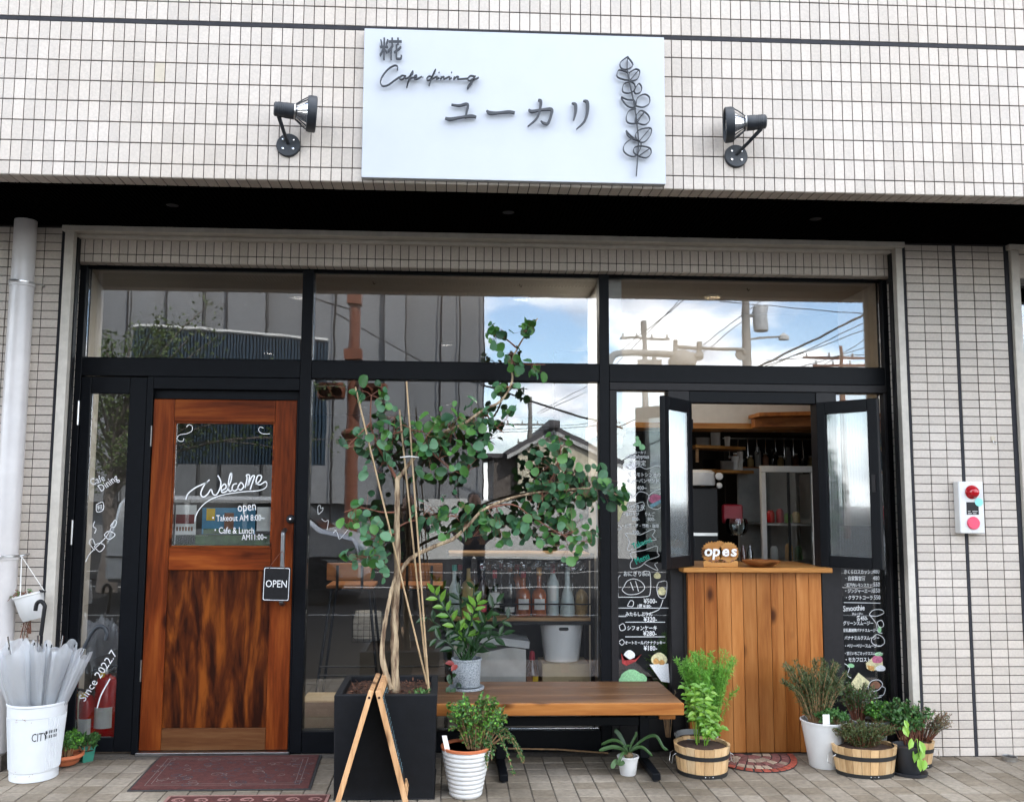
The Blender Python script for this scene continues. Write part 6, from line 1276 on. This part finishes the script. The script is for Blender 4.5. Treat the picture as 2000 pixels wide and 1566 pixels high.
# street tree
tr = thing('street_tree', (-2.707, -8.608, 0.427), 'dark leafy street tree mirrored in the left window panes', 'tree'); T0 = V(ORG[tr.name]); T0.z = 0
MB().tube(smooth_pts([T0, T0+V((.03, 0, .8)), T0+V((-.02, 0, 1.6)), T0+V((.15, 0, 2.4))]), [.16-.007*k for k in range(16)], 10).build('trunk', 'house_dark', tr, True)
m = MB(); lm_ = MB()
for i in range(52):
    a = rs(0, 6.3); b = T0+V((0, 0, rs(1.4, 2.6))); q = rs(.5, 2.3); e = b+V((q*cos(a)*1.35+.9, q*sin(a)*.6, rs(.7, 2.7)-.30*q)); P = smooth_pts([b, b.lerp(e, .5)+V((0, 0, .25)), e], 5); m.tube(P, [.03-.0027*k for k in range(11)], 5, False)
    for k in range(170):
        p = P[min(int(rs(.25, 1)*10), 10)]+rnd_unit()*rs(0, .33); lm_.leaf(p, rnd_unit(), rnd_unit(), rs(.05, .09), rs(.03, .05), .1, 4)
m.build('limbs', 'house_dark', tr, kind='stuff'); lm_.build('crown', 'tree_leaf', tr, kind='stuff')
# signal pole and mast arm
sp_ = thing('signal_pole', (0.779, -10.608, 1.345), 'brown traffic signal pole mirrored in the middle window', 'traffic signal'); q = ORG[sp_.name]
MB().tube([(q[0], q[1], 0), (q[0], q[1], 2.4), (q[0], q[1], 8)], [.13, .115, .09], 14).build('pole', 'signal_brown', sp_, True)
MB().lathe([(.12, 0), (.20, .12), (.20, .16), (.12, .2)], (q[0], q[1], 2.5), 12).build('collar', 'signal_brown', sp_)
for s in (-1, 1):
    for z in (3.62, 3.22):
        h_ = MB(); h_.box(q[0]+s*.14, q[0]+s*.62, q[1]+.02, q[1]+.22, z, z+.30); hb = h_.build('signal_head', 'signal_brown', sp_, bevel=.03)
        for k in range(2): MB().tube([(q[0]+s*(.26+.22*k), q[1]+.2, z+.15), (q[0]+s*(.26+.22*k), q[1]+.42, z+.11)], .10, 12, False).build('visor', 'signal_brown', hb)
box(q[0]-.16, q[0]+.16, q[1]-.12, q[1]+.16, 3.96, 4.16).build('bracket', 'signal_brown', sp_); box(q[0]-.13, q[0]+.13, q[1]-.1, q[1]+.15, 5.0, 5.3).build('control_box', 'signal_brown', sp_)
ma = thing('signal_mast_arm', (5.829, -12.608, 4.264), 'grey signal mast arm with brackets mirrored in the right transom light', 'traffic signal')
MB().tube(smooth_pts([(5.786, -12.608, 4.123), (5.851, -12.608, 4.329), (5.982, -12.608, 4.492), (6.392, -12.608, 4.531), (7.364, -12.608, 4.490), (7.820, -12.608, 4.475)]), .075, 10).build('arm', 'concrete', ma, True)
MB().tube(smooth_pts([(7.237, -12.608, 4.673), (8.127, -12.608, 4.643), (8.650, -12.608, 4.628), (8.725, -12.608, 4.542)]), .04, 8).build('upper_arm', 'concrete', ma, True)
for a, b, w_ in (((7.250, -12.608, 4.804), (7.245, -12.608, 4.500), .09), ((7.749, -12.608, 4.789), (7.742, -12.608, 4.376), .09), ((6.791, -12.608, 4.493), (6.788, -12.608, 4.234), .08)): MB().bar(a, b, w_, w_).build('bracket', 'concrete', ma)
MB().lathe([(.06, .25), (.22, .16), (.30, .0), (.28, -.1), (.12, -.2), (.1, -.5)], (7.395, -12.608, 4.361), 14).build('signal_head', 'concrete', ma, True); MB().lathe([(.12, 0), (.12, .05), (0, .06)], (8.670, -12.608, 4.531), 14, rx).build('round_sign', 'concrete', ma)
MB().bar((6.442, -12.608, 4.229), (6.950, -12.608, 4.236), .05, .3).build('sign_plate', 'concrete', ma); MB().tube([((5.786, -12.608, 4.123)[0]-.02, (5.786, -12.608, 4.123)[1], 0), (5.786, -12.608, 4.123)], .11, 12).build('pole', 'concrete', ma, True)
def upole(px_top, z_top, xy, label, m_='concrete', arms=((.6, .9),), can=False, r_=.13):
    t = thing('utility_pole', (xy[0], xy[1], 0), label, 'pole', 'utility poles across the street'); x, y = xy[:2]
    MB().tube([(x, y, 0), (x, y, z_top)], [r_*1.4, r_*.75], 12).build('pole', m_, t, True)
    for dz, w_ in arms:
        a_ = MB().bar((x-w_, y, z_top-dz), (x+w_, y, z_top-dz), .09, .09).build('crossarm', m_, t)
        for k in range(4): MB().lathe([(.03, 0), (.05, .04), (.03, .09), (.05, .12), (0, .16)], (x-w_*.9+w_*.6*k, y, z_top-dz+.05), 8).build('insulator', 'hoard', a_)
    if can:
        c = MB().lathe([(.2, 0), (.23, .03), (.23, .75), (.2, .8), (0, .85)], (x+.48, y, z_top-can), 16).build('transformer', 'pot_grey', t, True)
        MB().bar((x, y, z_top-can+.5), (x+.4, y, z_top-can+.5), .06, .06).build('hanger', m_, t); MB().bar((x+.1, y, z_top-can-.25), (x+1.1, y, z_top-can-.15), .06, .06).build('lamp_arm', m_, t); MB().lathe([(.03, 0), (.16, -.1), (.17, -.22), (0, -.2)], (x+1.15, y+.1, z_top-can-.05), 12).build('lamp_head', 'hoard', t)
    return t
pA, pB, pC, pD = (11.868, -21.608, 6.905), (10.399, -29.608, 8.770), (6.682, -39.608, 6.744), (18.525, -29.608, 7.813)
upole(0, 10.4, pA, 'thick utility pole with a transformer mirrored in the right transom light', arms=((1.6, .35), (2.0, .3), (2.4, .3)), can=3.6, r_=.14)
upole(0, pB[2], pB, 'utility pole with a crossarm left of the transformer pole, mirrored', arms=((.75, 1.0),))
upole(0, pC[2], pC, 'utility pole rising behind the gabled house, mirrored', arms=((1.4, 1.3), (2.4, .7)), can=4.3)
upole(0, pD[2], pD, 'brownish utility pole at the far right of the right transom light, mirrored', 'signal_brown', arms=((.5, 1.6), (.8, 1.2)), r_=.1)
WR = [((7.498, -21.608, 5.863), (10.037, -21.608, 7.943)), ((7.658, -21.608, 5.671), (9.873, -21.608, 7.940)), ((9.761, -21.608, 5.895), (11.846, -21.608, 7.397)), ((10.004, -21.608, 5.817), (11.842, -21.608, 7.200)), ((11.302, -19.608, 7.234), (14.897, -19.608, 7.019)), ((10.774, -17.608, 5.058), (14.002, -17.608, 6.717)), ((11.053, -17.608, 5.048), (13.993, -17.608, 6.462)), ((10.843, -17.608, 5.045), (13.984, -17.608, 6.223)), ((15.026, -23.608, 6.009), (16.946, -23.608, 7.164)), ((14.320, -23.608, 6.000), (16.933, -23.608, 6.810)), ((13.975, -23.608, 6.275), (16.921, -23.608, 6.493)),
      ((4.096, -19.608, 4.530), (6.824, -19.608, 3.719)), ((5.029, -29.608, 4.303), (8.530, -29.608, 4.628)), ((5.029, -29.608, 4.201), (8.529, -29.608, 4.504)), ((7.028, -33.608, 5.657), (9.270, -33.608, 6.933)), ((7.143, -33.608, 5.589), (9.268, -33.608, 6.608)), ((-0.114, -11.608, 5.342), (0.636, -11.608, 5.121)), ((0.641, -11.608, 4.867), (2.148, -11.608, 4.060)), ((6.701, -15.608, 3.263), (7.769, -15.608, 3.772)), ((6.569, -15.608, 2.335), (7.759, -15.608, 3.025))]
WL = ['overhead cable rising right from the crossarm pole, lower of the pair', 'overhead cable rising right from the crossarm pole, upper of the pair', 'overhead cable meeting the transformer pole from the left, upper one', 'overhead cable meeting the transformer pole from the left, lower one', 'nearly level overhead cable right of the transformer pole top', 'thick sagging overhead cable in the right transom light',
      'thin overhead cable just below the thick one in the right transom light', 'third overhead cable down at the right end of the right transom light', 'fourth overhead cable down at the right end of the right transom light', 'fifth overhead cable down at the right end of the right transom light', 'lowest overhead cable at the right end of the right transom light',
      'dark overhead cable falling right across the sky of the big window', 'upper of two level overhead cables above the house roof', 'lower of two level overhead cables above the house roof', 'upper of two steep overhead cables right of the house pole', 'lower of two steep overhead cables right of the house pole', 'overhead cable left of the brown signal pole', 'overhead cable right of the brown signal pole', 'upper overhead cable in the glass over the food menu', 'lower overhead cable in the glass over the food menu']
for i, (a, b) in enumerate(WR):
    a, b = V(a), V(b); d = b-a; a -= d*.25; b += d*.25; mid = a.lerp(b, .5)-V((0, 0, d.length*.015))
    lab = WL[i]
    one('overhead_wire', MB().tube(smooth_pts([a, mid, b], 6), .013 if i not in (5, 11) else .03, 5), 'black', lab, 'cable', 'overhead cables across the street')
# house
hs = thing('gabled_house', (8, -36, 0), 'cream gabled house with a dark tiled roof, mirrored in the big window', 'house')
pk_, le, re_ = (7.426, -35.608, 4.669), (5.530, -35.608, 3.596), (10.387, -35.608, 3.184); y0_ = pk_[1]
MB().prism([(le[0]+.2, 0), (re_[0]-.2, 0), (re_[0]-.2, re_[2]+.1), (pk_[0], pk_[2]), (le[0]+.2, le[2]+.1)], ident, y0_-8, y0_).build('wall', 'house_wall', hs)
for e in (le, re_):
    d = V((e[0]-pk_[0], 0, e[2]-pk_[2])).normalized(); P = [V((pk_[0], 0, pk_[2]+.06)), V((e[0], 0, e[2]+.06))+d*.35]; n_ = V((-d.z, 0, d.x)); n_ = n_ if n_.z > 0 else -n_
    MB().prism([(P[0].x, P[0].z), (P[1].x, P[1].z), (P[1].x+n_.x*.22, P[1].z+n_.z*.22), (P[0].x+n_.x*.22, P[0].z+n_.z*.22)], ident, y0_-8.2, y0_+.12).build('roof', 'roof_tile', hs)
    MB().prism([(P[0].x, P[0].z-.18), (P[1].x, P[1].z-.18), (P[1].x, P[1].z), (P[0].x, P[0].z)], ident, y0_+.12, y0_+.18).build('bargeboard', 'hoard', hs)
box(pk_[0]-.25, pk_[0]+.25, y0_-8.2, y0_+.55, pk_[2]+.15, pk_[2]+.5).build('ridge', 'roof_tile', hs)
box(le[0]-.9, le[0]+.19, y0_-7, y0_-.6, 0, le[2]-.2).build('side_wing', 'house_dark', hs); box(le[0]-1.4, le[0]+.19, y0_-7.2, y0_-.4, le[2]-.2, le[2]).build('wing_roof', 'roof_tile', hs)
for x in (.3, .65): w_ = box(le[0]+(re_[0]-le[0])*x, le[0]+(re_[0]-le[0])*x+.9, y0_, y0_+.05, 1.6, 2.6).build('window', 'dark_glass', hs)
# car
cr_ = thing('parked_car', (-.4, -7.6, 0), 'silver compact car parked on the forecourt, mirrored in the big window', 'car')
body = [(-2.10, .30), (-2.12, .85), (-2.05, 1.02), (-1.95, 1.40), (-1.75, 1.47), (.10, 1.47), (.30, 1.42), (.78, 1.02), (1.25, .92), (1.34, .75), (1.36, .32)]
MB().prism(body, ident, -8.32, -6.88).build('body', 'car_silver', cr_, bevel=.05)
for x0, x1, s in ((-1.88, -1.05, .02), (-1.0, -.28, .0), (-.22, .60, .30)):
    P = [(x0, 1.02), (x1, 1.02), (x1-s, 1.38), (x0+(.06 if s == .02 else 0), 1.38)]
    for y in (-6.885, -8.325): MB().prism(P, ident, y, y+.012).build('side_window', 'dark_glass', cr_)
MB().add([(.34, -8.2, 1.40), (.34, -7.0, 1.40), (.80, -6.95, 1.03), (.80, -8.25, 1.03)], [(0, 1, 2, 3)]).build('windscreen', 'dark_glass', cr_)
for x in (-1.45, .72):
    for y in (-6.95, -8.25):
        wh = MB().lathe([(.18, -.1), (.27, -.1), (.29, -.06), (.29, .06), (.27, .1), (.18, .1)], (x, y, .29), 24, rx).build('wheel', 'rubber', cr_, True); MB().lathe([(.0, .085), (.05, .09), (.18, .07), (.18, -.07)], (x, y, .29), 18, rx).build('rim', 'steel', wh, True)
    MB().lathe([(.30, .0), (.33, .005), (0, .005)], (x, -6.868, .30), 22, rx).build('wheel_arch', 'car_trim', cr_)
box(-2.08, 1.33, -6.872, -6.862, .62, .65).build('trim', 'car_trim', cr_)
for y in (-7.05, -8.15): box(1.18, 1.37, y-.15, y+.15, .66, .82).build('headlight', 'frost', cr_, bevel=.03)
for x in (-.9, .1): box(x, x+.16, -6.868, -6.85, .92, .945).build('door_handle', 'steel', cr_)
MB().bar((.55, -6.87, 1.03), (.55, -6.68, 1.06), .05, .13).build('mirror', 'car_silver', cr_)
# people standing on the forecourt, visible only as dark reflections
def person(x, y, h, hold, label, cloth):
    t = thing('person', (x, y, 0), label, 'person'); s = h/1.7
    J = {'pel': (0, 0, .92), 'sp': (0, .0, 1.15), 'ch': (0, .01, 1.33), 'nk': (0, .02, 1.45), 'kl': (-.10, .02, .50), 'al': (-.11, 0, .08), 'tl': (-.12, .13, .03), 'kr': (.10, .02, .50), 'ar': (.11, 0, .08), 'tr': (.12, .13, .03), 'hl': (-.10, 0, .88), 'hr': (.10, 0, .88),
         'sl': (-.18, .0, 1.38), 'el': (-.30, .10, 1.18), 'wl': (-.10, .28, 1.38 if hold else 1.0), 'sr': (.18, 0, 1.38), 'er': (.30, .10, 1.18), 'wr': (.10, .28, 1.38 if hold else 1.0)}
    Rr = {'pel': .14, 'sp': .13, 'ch': .15, 'nk': .055, 'hl': .09, 'hr': .09, 'kl': .06, 'kr': .06, 'al': .04, 'ar': .04, 'tl': .035, 'tr': .035, 'sl': .06, 'sr': .06, 'el': .042, 'er': .042, 'wl': .03, 'wr': .03}
    E_ = [('pel', 'sp'), ('sp', 'ch'), ('ch', 'nk'), ('pel', 'hl'), ('hl', 'kl'), ('kl', 'al'), ('al', 'tl'), ('pel', 'hr'), ('hr', 'kr'), ('kr', 'ar'), ('ar', 'tr'), ('ch', 'sl'), ('sl', 'el'), ('el', 'wl'), ('ch', 'sr'), ('sr', 'er'), ('er', 'wr')]
    ks = list(J); me = bpy.data.meshes.new('body'); me.from_pydata([tuple(c*s for c in J[k]) for k in ks], [(ks.index(a), ks.index(b)) for a, b in E_], []); me.materials.append(MT[cloth])
    o = bpy.data.objects.new('body', me); COL.objects.link(o); o.parent = t; sm = o.modifiers.new('skin', 'SKIN'); sm.use_smooth_shade = True
    for i, k in enumerate(ks): me.skin_vertices[0].data[i].radius = (Rr[k]*s, Rr[k]*s*.8)
    me.skin_vertices[0].data[0].use_root = True; sb__ = o.modifiers.new('sub', 'SUBSURF'); sb__.levels = sb__.render_levels = 2
    ORG[o.name] = ORG[t.name]; hz = 1.58*s
    hd_ = MB(); hd_.lathe([(.0, -.12), (.05, -.11), (.07, -.07), (.078, 0), (.075, .05), (.055, .095), (0, .115)], (x, y+.03, hz), 18, None, 1, 1.15); hd_.lathe([(.0, -.02), (.012, -.012), (.010, .01), (0, .03)], (x, y+.125, hz-.01), 8); hd_.build('head', 'skin', t, True)
    MB().lathe([(.080, -.03), (.084, .03), (.078, .075), (.055, .11), (0, .128)], (x, y+.012, hz), 18, None, 1, 1.12).build('hair', 'hair', t, True)
    for s_ in (-1, 1):
        MB().lathe([(0, -.006), (.008, -.003), (.008, .003), (0, .006)], (x+s_*.03, y+.112, hz+.005), 8).build('eye', 'black', t)
        wx, wy, wz = [c*s for c in J['wl' if s_ < 0 else 'wr']]; pm = V((x+wx, y+wy, wz))
        m = MB(); m.box(pm.x-.035, pm.x+.035, pm.y-.012, pm.y+.012, pm.z, pm.z+.08)
        for f in range(4): m.tube([(pm.x-.028+.0185*f, pm.y, pm.z+.075), (pm.x-.028+.0185*f, pm.y+.012, pm.z+.115), (pm.x-.028+.0185*f, pm.y+.03, pm.z+.135-.004*abs(f-1.5))], [.0085, .008, .007], 6)
        m.tube([(pm.x-s_*.03, pm.y, pm.z+.03), (pm.x-s_*.06, pm.y+.015, pm.z+.07)], [.01, .008], 6); m.build('hand', 'skin', t, True)
person(2.86, -5.62, 1.52, False, 'person in dark clothes standing on the forecourt, reflected at the right of the trunk', 'cloth_grey')
person(2.05, -5.55, 1.50, True, 'person in dark clothes with raised forearms, reflected behind the eucalyptus trunk', 'cloth_dark')
